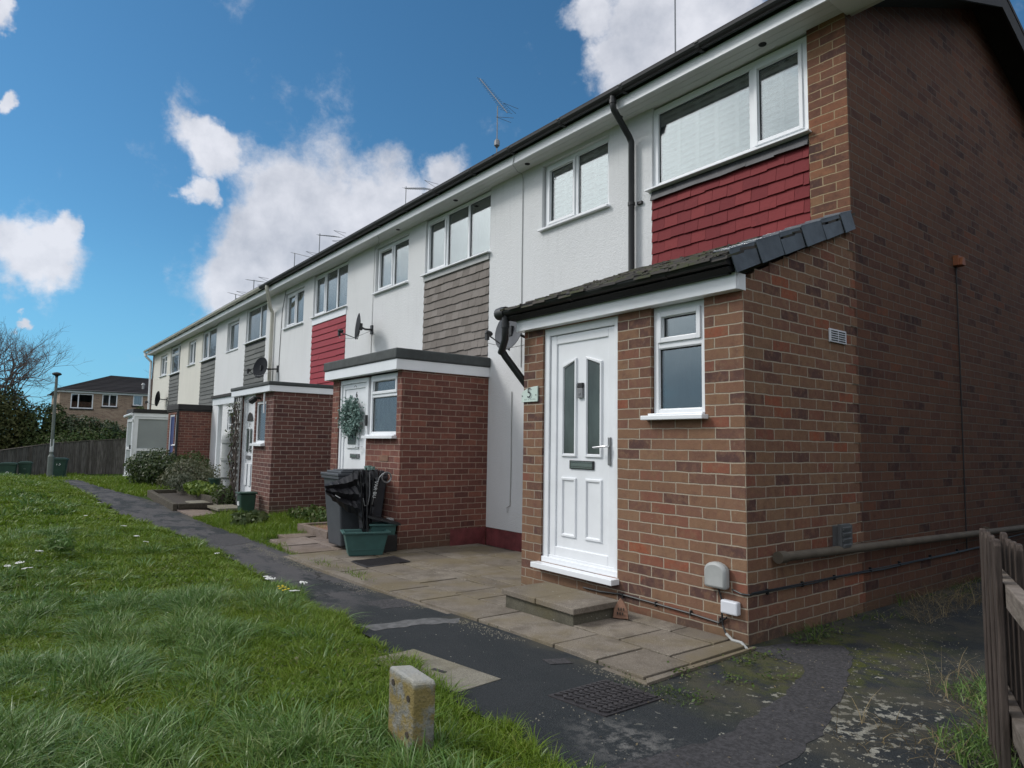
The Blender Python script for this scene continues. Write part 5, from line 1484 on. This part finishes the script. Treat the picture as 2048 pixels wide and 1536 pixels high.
bush('flower_clump', 'low broad leaved weed clump on the grass before the brown brick porch', (-8.6, -.45, -.1), (.35, .28, .14), 420, .10, 'hedge_dark', 'weed', seed=6, stems=False, aspect=.7)
bush('flower_clump', 'pale leafy weeds along the side of the brown brick porch', (-8.3, .55, -.1), (.75, .40, .20), 1700, .06, 'weed', 'weed', seed=8, stems=False, aspect=.7)
bush('flower_clump', 'dark spiky tuft standing alone in the left lawn', (-6.15, -3.12, .02), (.15, .12, .13), 420, .11, 'grass_blue', 'weed', seed=7, stems=False, aspect=.12)

# fence beyond the terrace
def far_fence():
    t = thing('board_fence', 'weathered grey close boarded fence running behind the far bins', 'fence', (-31, -1, -.6))
    pts = [(-38.5, 7.0, -.55, 1.30), (-38, 2.0, -.55, 1.20), (-38, .3, -.6, 1.07), (-37.6, -1.05, -.6, .95), (-36.6, -2.25, -.7, .77), (-35.6, -3.45, -.9, .57), (-34, -6, -1.0, .35), (-31, -10, -1.1, .3)]
    b = MB(); p = MB(); cp = MB()
    for a, c in zip(pts[:-1], pts[1:]):
        L = math.hypot(c[0] - a[0], c[1] - a[1]); n = int(L / .14)
        ux, uy = (c[0] - a[0]) / L, (c[1] - a[1]) / L
        for k in range(n):
            t0 = k / n; t1 = (k + .96) / n
            def at(t, off): return (a[0] + (c[0] - a[0]) * t - uy * off, a[1] + (c[1] - a[1]) * t + ux * off)
            zt = a[3] + (c[3] - a[3]) * t0 + random.uniform(-.012, .012); o = -.012 * (k % 2)
            q = [at(t0, o), at(t1, o), at(t1, o - .018), at(t0, o - .018)]
            b.prism([(x, y, a[2] - .3) for x, y in q], (0, 0, zt - a[2] + .3))
        for k in range(int(L / 2.2) + 1):
            tt = k * 2.2 / L
            if tt < 1: x, y = a[0] + (c[0] - a[0]) * tt, a[1] + (c[1] - a[1]) * tt; p.box(x - .05, x + .05, y - .05, y + .05, a[2] - .3, a[3] + (c[3] - a[3]) * tt + .02)
        q = [(a[0] - uy * .03, a[1] + ux * .03), (c[0] - uy * .03, c[1] + ux * .03), (c[0] + uy * .04, c[1] - ux * .04), (a[0] + uy * .04, a[1] - ux * .04)]
        zz_ = [a[3], c[3], c[3], a[3]]
        cp.prism([(x, y, z + .014) for (x, y), z in zip(q, zz_)], (0, 0, .03))
    b.build('board', 'fence_grey', t); p.build('post', 'fence_grey', t); cp.build('capping', 'rail_wood', t)
far_fence()
wheelie('wheelie_bin', 'green wheelie bin numbered 13 behind the street lamp post', -33.2, -1.33, -.585, R(78), .58, .60, .90, 'bin_green', [('13', (.0, -.285, .66), .20, 'white_ink')], 'green wheelie bins by the far fence')
wheelie('wheelie_bin', 'green wheelie bin marked 8 at the left edge of the picture', -33.2, -3.12, -.86, R(84), .58, .62, .98, 'bin_green', [('8', (.0, -.285, .60), .26, 'white_ink')], 'green wheelie bins by the far fence')
wheelie('wheelie_bin', 'green wheelie bin with a small faint mark between bins 8 and 13', -33.7, -2.52, -.80, R(84), .46, .58, .95, 'bin_green', [('11', (.0, -.272, .66), .08, 'white_ink')], 'green wheelie bins by the far fence')
lt = thing('street_lamp', 'slim grey green lamp post with a flat round top standing before the far fence', 'street lamp', (-32.0, -1.72, -.55))
b = MB(); b.tube([(-32, -1.72, -.7), (-32, -1.72, .42)], .115, 12); b.lathe([(.115, 0), (.06, .10)], (-32, -1.72, .42), n=12); b.build('base', 'lamp_green', lt, smooth=True)
b = MB(); b.tube([(-32, -1.72, .42), (-31.95, -1.74, 3.85)], [.065, .052], 10); b.build('column', 'lamp_green', lt, smooth=True)
MB().tube([(-32, -1.72, .62), (-32, -1.72, 1.15)], .070, 10).build('sleeve', 'white_ink', lt)
b = MB(); b.lathe([(.05, -.16), (.06, -.10), (.17, -.04), (.18, .0), (.12, .05), (.02, .07)], (-31.95, -1.74, 3.92), n=14); b.build('lantern', 'felt_black', lt, smooth=True)

# brick house beyond the fence
FX = -53.0
fh = thing('detached_house', 'buff brick house with a dark hipped roof beyond the far fence', 'house', (FX - 3, 4.5, -1))
holes = [(.40, 1.74, 3.26, 4.30), (2.27, 3.22, 3.46, 4.34), (4.2, 4.83, 3.62, 4.40), (2.30, 3.29, 1.25, 2.14)]
def y_wall(y0, y1, z0, z1, x0, x1, holes):
    b = holed_wall(y0, y1, z0, z1, x0, x1, holes); b.v = [(q[1], q[0], q[2]) for q in b.v]; b.f = [tuple(reversed(f)) for f in b.f]; return b
y_wall(-.23, 12.0, -1.5, 4.45, FX - .25, FX, holes).build('wall', 'brick_far', fh)
b = MB(); b.box(FX - 8, FX - .25, -.23, .02, -1.5, 4.45); b.build('side_wall', 'brick_far', fh)
for i, (a, c, z0, z1) in enumerate(holes):
    b = MB(); w_ = .07
    b.box(FX - .1, FX - .02, a, a + w_, z0, z1); b.box(FX - .1, FX - .02, c - w_, c, z0, z1); b.box(FX - .1, FX - .02, a + w_, c - w_, z0, z0 + w_); b.box(FX - .1, FX - .02, a + w_, c - w_, z1 - w_, z1)
    mm = [a + (c - a) * f_m for f_m in ([.34] if i == 0 else [.48] if i in (1, 3) else [])]
    for m_ in mm: b.box(FX - .1, FX - .02, m_ - .035, m_ + .035, z0 + w_, z1 - w_)
    if i == 3: b.box(FX - .1, FX - .02, mm[0] + .035, c - w_, z0 + .45, z0 + .52)
    fo = b.build('window', 'upvc', fh)
    MB().box(FX - .06, FX - .055, a + w_, c - w_, z0 + w_, z1 - w_).build('pane', 'glass', fo)
    MB().box(FX - .20, FX - .19, a, c, z0, z1).build('curtain', 'net_dim' if i else 'room_dark', fo)
    MB().box(FX - .05, FX + .06, a - .05, c + .05, z0 - .09, z0 - .002).build('sill', 'felt_black', fo)
MB().box(FX, FX + .10, -.40, 12.2, 4.345, 4.48).build('fascia', 'upvc', fh)
rA = (FX + .28, -.50, 4.50); rB = (FX + .28, 12.4, 4.50); rC = (FX - 8.4, 12.4, 4.50); rD = (FX - 8.4, -.50, 4.50)
r1 = (FX - 3.9, 3.15, 5.95); r2 = (FX - 3.9, 8.5, 5.85)
b = MB(); b.quad(rA, rB, r2, r1); b.poly([rD, rA, r1]); b.quad(rC, rD, r1, r2); b.poly([rB, rC, r2]); b.quad(rA, rD, rC, rB)
for k in range(1, 12):
    t = k / 12
    pa = Vector(rA).lerp(Vector(r1), t); pc = Vector(rB).lerp(Vector(r2), t); b.tube([tuple(pa + Vector((.02, 0, .02))), tuple(pc + Vector((.02, 0, .02)))], .028, 4)
y = -.9
b.tube([rA, r1], .06, 5); b.tube([rD, r1], .06, 5); b.tube([r1, r2], .07, 5)
b.build('roof', 'roof_dark', fh)
b = MB(); b.tube([(FX - 1.0, 4.95, 4.7), (FX - 1.0, 4.95, 5.25)], .08, 8); b.lathe([(.14, 0), (.07, .14)], (FX - 1.0, 4.95, 5.22), n=8); b.build('flue', 'pale_grey', fh)

def branches(root, d0, length, rad, depth, seed, spread=.62, up=.10, twigs=3):
    rs = random.Random(seed); b = MB()
    def rec(p, d, L, r, k):
        n = 3; P = [p]; q = p
        for i in range(n):
            d = (d + Vector((rs.gauss(0, .13), rs.gauss(0, .13), rs.gauss(0, .10) + up * .3))).normalized()
            q = q + d * (L / n); P.append(q)
        b.tube([tuple(x) for x in P], [r * (1 - .35 * i / n) for i in range(n + 1)], 5 if k > 1 else 3, cap=False)
        if k == 0: return
        for j in range(rs.choice([2, 3, 3]) if k > 1 else twigs):
            nd = (d + Vector((rs.gauss(0, spread), rs.gauss(0, spread), rs.gauss(0, spread * .75) + up))).normalized()
            st = P[rs.choice([2, 3, 3])]
            rec(st, nd, L * rs.uniform(.66, .86), r * .60, k - 1)
    rec(Vector(root), Vector(d0).normalized(), length, rad, depth)
    return b
def bare_tree(label, base, h, seed, spread=.6, limbs=5, L=1.7, depth=6, rad=.10, lean=(0, 0), group='bare winter trees'):
    t = thing('bare_tree', label, 'tree', base, group)
    x, y, z = base
    b = MB(); b.tube([(x, y, z - .2), (x + lean[0] * .3, y + lean[1] * .3, z + h * .2), (x + lean[0] * .5, y + lean[1] * .5, z + h * .36)], [rad * 1.9, rad * 1.5, rad * 1.2], 9); b.build('trunk', 'bark', t, smooth=True)
    top = (x + lean[0] * .5, y + lean[1] * .5, z + h * .35); rs = random.Random(seed)
    c = MB()
    for k in range(limbs):
        a = 2 * math.pi * k / limbs + rs.uniform(-.4, .4)
        q = branches(top, (math.cos(a) * .8 + lean[0] * .25, math.sin(a) * .8 + lean[1] * .25, rs.uniform(.5, 1.3)), L * rs.uniform(.85, 1.1), rad, depth, seed * 13 + k, spread)
        n = len(c.v); c.v += q.v; c.f += [tuple(i + n for i in f) for f in q.f]
    c.build('crown', 'twig', t)
    return t
bare_tree('bare brown winter tree with dense fine twigs at the left edge above the hedge', (-43.0, -4.3, -1.0), 7.4, 5, limbs=8, L=1.75, depth=6, rad=.085, spread=.50)
bare_tree('small bare winter tree behind the roof of the buff brick house', (-68.0, 10.2, -1.0), 9.6, 9, limbs=7, L=1.9, depth=6, rad=.10)
HG = 'hedge shrubs beyond the far fence'
bush('hedge_shrub', 'tall olive green evergreen mass beneath the bare tree at the left edge', (-43, -3.7, -1.0), (2.0, 1.9, 3.9), 17000, .19, 'hedge_olive', group=HG, seed=31)
bush('hedge_shrub', 'dark green evergreen shrub left of the lamp post', (-42.5, -1.75, -.9), (1.3, 1.2, 3.0), 12000, .17, 'hedge_dark', group=HG, seed=32)
bush('hedge_shrub', 'olive bush at the far left corner behind the fence', (-41.0, -6.0, -1.2), (1.8, 1.8, 3.9), 12000, .18, 'hedge_olive', group=HG, seed=33)
bush('hedge_shrub', 'laurel bush with pale tips just right of the lamp post above the fence', (-42, .1, -.6), (1.2, 1.1, 2.3), 8000, .16, 'shrub', group=HG, seed=34)
bush('hedge_shrub', 'glossy dark bush under the middle windows of the buff brick house', (-42.5, 1.7, -.6), (1.2, 1.1, 2.05), 8000, .16, 'shrub', group=HG, seed=35)
bush('hedge_shrub', 'round dark shrub beside the white glazed porch in front of the brick house', (-43, 3.2, -.6), (.75, .75, 2.8), 5500, .16, 'hedge_dark', group=HG, seed=36)
bush('hedge_shrub', 'low ivy mound spilling over the top of the far fence', (-39.6, .6, -.6), (1.1, 2.6, 1.75), 7000, .14, 'weed', group=HG, seed=37)

# side fence at the right edge
sf = thing('picket_fence', 'dark weathered timber picket fence at the right edge of the yard', 'fence', (1.5, -.5, 0))
fd = Vector((.40, -.92, 0)).normalized(); fn = Vector((fd.y, -fd.x, 0))
f0 = Vector((1.452, -.43, 0))
random.seed(41)
def picket(c, w, th, z1, side, z0=-.05):
    b = MB(); c = c + fn * side
    a = c - fd * w / 2 - fn * th / 2
    prof = [(0, z0), (w, z0), (w, z1 - .02), (w * .82, z1 + random.uniform(-.004, .004)), (w * .2, z1 + .003), (0, z1 - .018)]
    b.prism([tuple(a + fd * u + Vector((0, 0, z))) for u, z in prof], tuple(fn * th))
    return b.build('picket', 'picket', sf, bevel=.004)
for (s, w, z1, sd_) in ((0, .068, .885, -.036), (.115, .062, .87, -.036), (.055, .065, .90, .040), (.175, .065, .90, .040), (.235, .066, .875, -.036), (.30, .065, .90, .040), (.355, .066, .88, -.036), (.43, .065, .9, .04)):
    picket(f0 + fd * s, w, .022, z1, sd_)
b = MB()
for z in (.66, .20):
    a = f0 - fd * .075 - fn * .022
    b.prism([tuple(a + Vector((0, 0, z))), tuple(a + fd * 1.3 + Vector((0, 0, z))), tuple(a + fd * 1.3 + Vector((0, 0, z + .085))), tuple(a + Vector((0, 0, z + .085)))], tuple(fn * .044))
b.build('rail', 'rail_wood', sf, bevel=.004)

# brick house added to the right, out of frame, to shade yard and gable
nb = thing('neighbour_house', 'brick flank of the neighbouring house across the side yard', 'house', (4.6, 6, 0))
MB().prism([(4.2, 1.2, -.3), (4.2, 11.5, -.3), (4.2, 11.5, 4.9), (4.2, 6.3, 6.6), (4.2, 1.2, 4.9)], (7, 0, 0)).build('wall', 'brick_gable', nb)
b = MB(); b.prism([(4.0, 1.0, 4.85), (4.0, 6.3, 6.65), (4.0, 6.3, 6.8), (4.0, 1.0, 5.0)], (7.4, 0, 0)); b.prism([(4.0, 6.3, 6.65), (4.0, 11.7, 4.85), (4.0, 11.7, 5.0), (4.0, 6.3, 6.8)], (7.4, 0, 0)); b.build('roof', 'roof_dark', nb)

# ------------------------------------------------------------------ grass
def vn(x, y, s, seed):
    """smooth pseudo noise in 0..1"""
    r = np.random.default_rng(seed); o = np.zeros_like(x)
    for k in range(7):
        a = r.uniform(0, 6.28); f = s * r.uniform(.6, 1.7); p = r.uniform(0, 6.28)
        o += np.sin((x * np.cos(a) + y * np.sin(a)) * f + p)
    return .5 + .5 * np.tanh(o / 2.6)
CAM = np.array([2.488, -3.779])
def blades(name, X, Y, h, w, lean, az, mat, label, seed, segs=3, zoff=0.0):
    r = np.random.default_rng(seed); n = len(X)
    if n == 0: return
    Z = gz(X, Y) - .01 + zoff
    fa = r.uniform(0, 2 * math.pi, n)
    ca, sa = np.cos(az), np.sin(az)
    V = np.zeros((n, (segs + 1) * 2, 3), dtype=np.float32)
    for k in range(segs + 1):
        t = k / segs
        out = lean * h * t ** 1.7; up = h * (t - .38 * np.clip(lean, 0, 1.6) * t ** 2.2)
        ww = w * (1 - t) ** .6 * .5 + (.0004 if k == segs else 0)
        cx = X + ca * out; cy = Y + sa * out; cz = Z + up
        V[:, 2 * k, 0] = cx - np.cos(fa) * ww; V[:, 2 * k, 1] = cy - np.sin(fa) * ww; V[:, 2 * k, 2] = cz
        V[:, 2 * k + 1, 0] = cx + np.cos(fa) * ww; V[:, 2 * k + 1, 1] = cy + np.sin(fa) * ww; V[:, 2 * k + 1, 2] = cz
    base = (np.arange(n) * (segs + 1) * 2)[:, None]
    F = np.concatenate([base + np.array([[2 * k, 2 * k + 1, 2 * k + 3, 2 * k + 2]]) for k in range(segs)], 1).reshape(-1, 4)
    o = np_mesh(name, V.reshape(-1, 3), F, mat)
    tag(o, label, 'grass', kind='stuff')
    return o
def in_view(X, Y, m=.15):
    dx, dy = X - CAM[0], Y - CAM[1]
    fx, fy = -.7928, .6094
    dep = dx * fx + dy * fy; lat = dx * fy * 1.0 - dy * fx * 1.0
    lat = dx * .6094 + dy * .7928
    return (dep > .8) & (np.abs(lat) < dep * (.76 + m) + .4)
r = np.random.default_rng(5)
def sample(n, x0, x1, y0, y1, r):
    return r.uniform(x0, x1, n), r.uniform(y0, y1, n)
def edge_ok(X, Y, r): return Y < ledge(X) + .02 + .05 * np.sin(X * 5.1) + .03 * np.sin(X * 13) + r.normal(0, .035, len(X))
def lawn(n, x0, x1, y0, y1, hs, ws, seed, nm, tr=.045, per=24):
    """grass grown as tufts: each has its own height, spread, lean and kind"""
    r = np.random.default_rng(seed); nt_ = n // per
    tx, ty = sample(nt_, x0, x1, y0, y1, r)
    ok = in_view(tx, ty) & edge_ok(tx, ty, r); tx, ty = tx[ok], ty[ok]; nt_ = len(tx)
    rag = vn(tx, ty, 2.9, 77) * .5 + vn(tx, ty, 8.0, 78) * .5
    edge = sstep(1.1, 0.0, ledge(tx) - ty)
    far = sstep(5, 12, np.hypot(tx - CAM[0], ty - CAM[1]))
    score = rag + r.normal(0, .14, nt_) - .30 * edge - .22 * far
    blue = (score + .22 * (vn(tx, ty, 1.3, 91) - .5)) > .60
    th = hs * np.where(blue, r.uniform(.65, 1.45, nt_), r.uniform(.5, 1.05, nt_)) * (.5 + 1.0 * rag)
    tl = np.where(blue, r.uniform(.2, 1.2, nt_), r.uniform(0, .7, nt_))
    taz = 6.3 * vn(tx, ty, .8, 80) + r.normal(0, 1.5, nt_)
    trad = tr * np.where(blue, 1.5, 1.1) * r.uniform(.6, 1.4, nt_)
    k = np.repeat(np.arange(nt_), per); m_ = len(k)
    a = r.uniform(0, 6.283, m_); q = trad[k] * np.sqrt(r.uniform(0, 1, m_))
    X = tx[k] + q * np.cos(a); Y = ty[k] + q * np.sin(a)
    ok = Y < ledge(X) + .05 + .03 * np.sin(X * 11); k, a, q, X, Y = k[ok], a[ok], q[ok], X[ok], Y[ok]; m_ = len(k)
    post = np.exp(-((X - .06) ** 2 + (Y + 2.44) ** 2) / .02)
    h = th[k] * r.uniform(.5, 1.2, m_) * (1 - .45 * post)
    out = .45 + .5 * q / trad[k]
    vx = np.cos(a) * out + np.cos(taz[k]) * tl[k]; vy = np.sin(a) * out + np.sin(taz[k]) * tl[k]
    lean = np.clip(np.hypot(vx, vy) * r.uniform(.6, 1.3, m_), 0, 1.9); az = np.arctan2(vy, vx) + r.normal(0, .3, m_)
    w = ws * r.uniform(.6, 1.35, m_) * np.where(blue[k], 1.35, .95)
    B = blue[k]
    blades('lawn_grass', X[~B], Y[~B], h[~B], w[~B], lean[~B], az[~B], 'grass', 'bright green fine grass of the ' + nm, seed + 1, segs=4)
    blades('lawn_grass', X[B], Y[B], h[B], w[B], lean[B], az[B], 'grass_blue', 'grey green coarse grass tufts of the ' + nm, seed + 2, segs=4)
lawn(560000, -3.6, 1.4, -6.6, -1.6, .088, .0056, 100, 'lawn in the foreground', .036)
lawn(330000, -9, -3.6, -10, -1.4, .085, .0095, 200, 'lawn in the middle distance', .055)
lawn(230000, -24, -9, -15, -1.4, .085, .019, 300, 'distant part of the lawn', .11)

def patch(n, poly_ok, bx, h0, w0, mat, label, seed, lean0=.6):
    r = np.random.default_rng(seed); X, Y = sample(n, bx[0], bx[1], bx[2], bx[3], r)
    ok = poly_ok(X, Y); X, Y = X[ok], Y[ok]
    h = h0 * r.uniform(.4, 1.3, len(X)) * (.5 + vn(X, Y, 5, seed)); w = w0 * r.uniform(.6, 1.4, len(X))
    blades('verge_grass', X, Y, h, w, np.clip(lean0 + r.normal(0, .4, len(X)), 0, 1.8), r.uniform(0, 6.28, len(X)), mat, label, seed)
wig = lambda X: .05 * np.sin(X * 6) + .03 * np.sin(X * 15)
patch(26000, lambda X, Y: (Y > redge(X) + wig(X)) & ~((X > -6.9) & (Y < .2)) & (X < -6.25) & ~((X < -9.6) & (Y > .1)) & ~((X > -7.15) & (Y > .1)), (-9.9, -6.2, -1.05, 1.5), .11, .009, 'grass', 'rough green verge between the second and third porches', 401)
patch(9000, lambda X, Y: (Y > redge(X) - .05) & (Y < redge(X) + .12 + wig(X)), (-9.9, -3.2, -1.1, -.5), .07, .008, 'grass', 'thin grass edging the path beside the patio', 402)
patch(30000, lambda X, Y: (Y > redge(X) + wig(X)) & ~((X > -15.2) & (X < -10.8) & (Y > -1.1)), (-24, -11, -1.6, 1.4), .11, .020, 'grass', 'green verge before the far houses', 403)
patch(26000, lambda X, Y: (Y < 0), (-40, -22.5, -8, 2), .12, .03, 'grass', 'rough grass by the far fence', 404)
patch(9000, lambda X, Y: ((X - 1.42) * 1.0 + (Y + .55) * .30 + .10 * np.sin(Y * 9) > -.10) & (X > .95), (.95, 2.1, -1.9, .45), .085, .006, 'grass_blue', 'grass at the foot of the right hand picket fence', 405, .8)
patch(1500, lambda X, Y: ((X - .0) < .16 + .1 * np.sin(Y * 5)) & (vn(X, Y, 4, 9) > .35), (.01, .3, .35, 4.5), .10, .006, 'weed', 'weeds growing along the foot of the gable wall', 406, .9)
patch(1300, lambda X, Y: (X < .10 + .10 * (Y > -.3)) & (vn(X, Y, 9, 4) > .45), (.02, .25, -1.0, .15), .035, .007, 'weed', 'small weeds along the corner of the patio', 407, 1.0)
patch(500, lambda X, Y: ((X - 1.15) + .2 * np.sin(Y * 6) > -.12), (.95, 1.5, -.9, .9), .17, .004, 'dry_stem', 'dry straw stems near the picket fence', 408, 1.2)
patch(900, lambda X, Y: vn(X, Y, 7, 3) > .3, (.02, .45, 1.2, 4.6), .16, .004, 'dry_stem', 'dead stalks lying by the gable wall', 409, 1.6)
patch(700, lambda X, Y: np.abs(np.hypot((X - .12) / 1.0, (Y + 1.35))) > .2, (-.05, .40, -1.15, -.98), .03, .006, 'weed', 'tiny weeds round the manhole cover', 410, 1.0)
# small weeds scattered in the side yard: leafy rosettes
random.seed(55)
V = []; 
def ros(k):
    c = [(.20, -.35), (.33, -.62), (.10, -.75), (.42, -.40), (.15, .35), (.12, .8), (.18, .6), (.36, -1.0), (.22, -.1)][k % 9]
    return (c[0] + random.gauss(0, .05), c[1] + random.gauss(0, .05), .015 + abs(random.gauss(0, .015))), (random.gauss(0, .5), random.gauss(0, .5), 1)
tag(leaves(420, ros, .022, 'yard_weeds', 'weed', None, .6), 'little weed rosettes in the mossy tarmac by the brick corner', 'weeds', kind='stuff')
def lit(k):
    return (random.uniform(.05, 1.5), random.uniform(-1.7, 1.5), .012), (random.gauss(0, .3), random.gauss(0, .3), 1)
tag(leaves(130, lit, .016, 'leaf_litter', 'dry_stem', None, .5), 'scattered dry leaf scraps on the tarmac', 'leaf litter', kind='stuff')

r = np.random.default_rng(71)
def grit(name, X, Y, Z, sz, mat, label, seed):
    r = np.random.default_rng(seed); n = len(X)
    base = np.array([[1, 0, 0], [-.5, .87, 0], [-.5, -.87, 0], [0, 0, .9]])
    a = r.uniform(0, 6.28, n); S_ = sz * r.uniform(.4, 1.5, n)
    V = np.zeros((n, 4, 3)); ca, sa = np.cos(a), np.sin(a)
    for k in range(4):
        q = base[k] * r.uniform(.6, 1.3, (n, 1))
        V[:, k, 0] = X + S_ * (q[:, 0] * ca - q[:, 1] * sa); V[:, k, 1] = Y + S_ * (q[:, 0] * sa + q[:, 1] * ca); V[:, k, 2] = Z + S_ * q[:, 2]
    F = (np.arange(n) * 4)[:, None, None] + np.array([[0, 1, 3], [1, 2, 3], [2, 0, 3]])[None]
    return tag(np_mesh(name, V.reshape(-1, 3), F.reshape(-1, 3), mat), label, 'grit', kind='stuff')
n_ = 2600
X = np.concatenate([r.uniform(-6.5, .1, n_), r.uniform(.05, 1.6, n_)]); Y = np.concatenate([-1.05 - np.abs(r.normal(0, .07, n_)), r.uniform(-2.0, 2.4, n_)])
keep = vn(X, Y, 5, 17) > .45; X, Y = X[keep], Y[keep]
grit('grit', X, Y, g0(X, Y) + .006, .0042, 'slab_pale', 'loose pale grit scattered over the tarmac', 18)
jx = []; jy = []
for yy_ in (-.6225, -.2025, -1.0):
    q = r.uniform(-5.2, .03, 900); jx.append(q); jy.append(yy_ + r.normal(0, .006, 900))
for xj in (-.29, -.66, -1.46, -2.25, -2.75, -3.35, -3.95):
    q = r.uniform(-1.0, -.63, 90); jy.append(q); jx.append(xj + r.normal(0, .006, 90))
for yy_ in (.26, .72, 1.18):
    q = r.uniform(-4.85, -2.3, 500); jx.append(q); jy.append(yy_ + r.normal(0, .006, 500))
X = np.concatenate(jx); Y = np.concatenate(jy); keep = vn(X, Y, 6, 27) > .40; X, Y = X[keep], Y[keep]
keep = ~((X > -1.7) & (X < -.88) & (Y > -.63)); X, Y = X[keep], Y[keep]
grit('joint_moss', X, Y, g0(X, Y) + .014, .008, 'moss_green', 'dark moss growing in the patio joints', 19)

random.seed(81)
def clover(k):
    while True:
        x = random.uniform(-6.5, .6); y = random.uniform(-5.2, -1.9)
        if y < float(ledge(x)) - .05 and vn(np.array([x]), np.array([y]), 3.4, 55)[0] > .60: break
    return (x, y, float(gz(x, y)) + random.uniform(.015, .055)), (random.gauss(0, .45), random.gauss(0, .45), 1)
tag(leaves(3200, clover, .022, 'lawn_weeds', 'weed', None, .8), 'broad leaved clover and weeds mixed into the lawn', 'weeds', kind='stuff')
r = np.random.default_rng(83)
X, Y = sample(9000, -6, 1, -6, -1.9, r); keep = in_view(X, Y) & edge_ok(X, Y, r) & (vn(X, Y, 4, 57) > .55); X, Y = X[keep], Y[keep]
blades('lawn_thatch', X, Y, .075 * r.uniform(.4, 1.3, len(X)), .0042 * r.uniform(.6, 1.2, len(X)), r.uniform(.8, 1.8, len(X)), r.uniform(0, 6.28, len(X)), 'dry_stem', 'dead straw blades mixed through the lawn', 84)

# white yarrow heads along the lawn edge
spots = [(-6.61, -2.35), (-6.35, -2.30), (-7.92, -2.29), (-9.45, -2.57), (-11.9, -2.15), (-3.38, -1.86), (-3.2, -1.89), (-2.8, -1.80), (-4.98, -1.85), (-2.51, -1.93), (-5.27, -3.48), (-5.65, -3.35), (-4.83, -3.45), (-5.06, -3.59)]
protoF = None
for i, (x, y) in enumerate(spots):
    random.seed(600 + i)
    z = float(gz(x, y))
    if protoF is None:
        protoF = thing('yarrow_flower', '', 'wildflower', (x, y, z), 'white yarrow flowers at the lawn edge')
        protoF['label'] = 'white flat topped yarrow head on a thin stem in the lawn'
        b = MB()
        b.tube([(0, 0, 0), (.005, .004, .09), (.0, .01, .155)], .0025, 4)
        s_ = b.build('stem', 'weed'); s_.parent = protoF
        b = MB()
        for k in range(22):
            a = random.uniform(0, 6.28); q = .034 * math.sqrt(random.random())
            b.lathe([(.002, -.004), (.0075, .0), (.005, .004)], (q * math.cos(a), .01 + q * math.sin(a), .160 - q * .15), n=6)
        h_ = b.build('flower_head', 'petal'); h_.parent = protoF
        kids = [s_, h_]
    else:
        c = protoF.copy(); COL.objects.link(c); c.location = (x, y, z); sc_ = random.uniform(.8, 1.25); c.scale = (sc_, sc_, sc_ * random.uniform(.7, 1.0)); c.rotation_euler = (random.uniform(-.2, .2), random.uniform(-.2, .2), random.uniform(0, 6))
        for kk in kids:
            d = kk.copy(); COL.objects.link(d); d.parent = c
yf_ = thing('ragwort_flower', 'single small yellow flower cluster at the lawn edge near the path', 'wildflower', (-2.55, -2.0, 0))
b = MB(); b.tube([(-2.55, -2.0, 0), (-2.55, -2.0, .14)], .003, 4); b.build('stem', 'weed', yf_)
b = MB(); random.seed(9)
for k in range(9): b.lathe([(.003, -.003), (.011, 0), (.005, .004)], (-2.55 + random.gauss(0, .03), -2.0 + random.gauss(0, .02), .14 + random.gauss(0, .01)), n=7)
b.build('flower_head', 'yellow_petal', yf_)

SC.cycles.max_bounces = 6
SC.cycles.transparent_max_bounces = 8
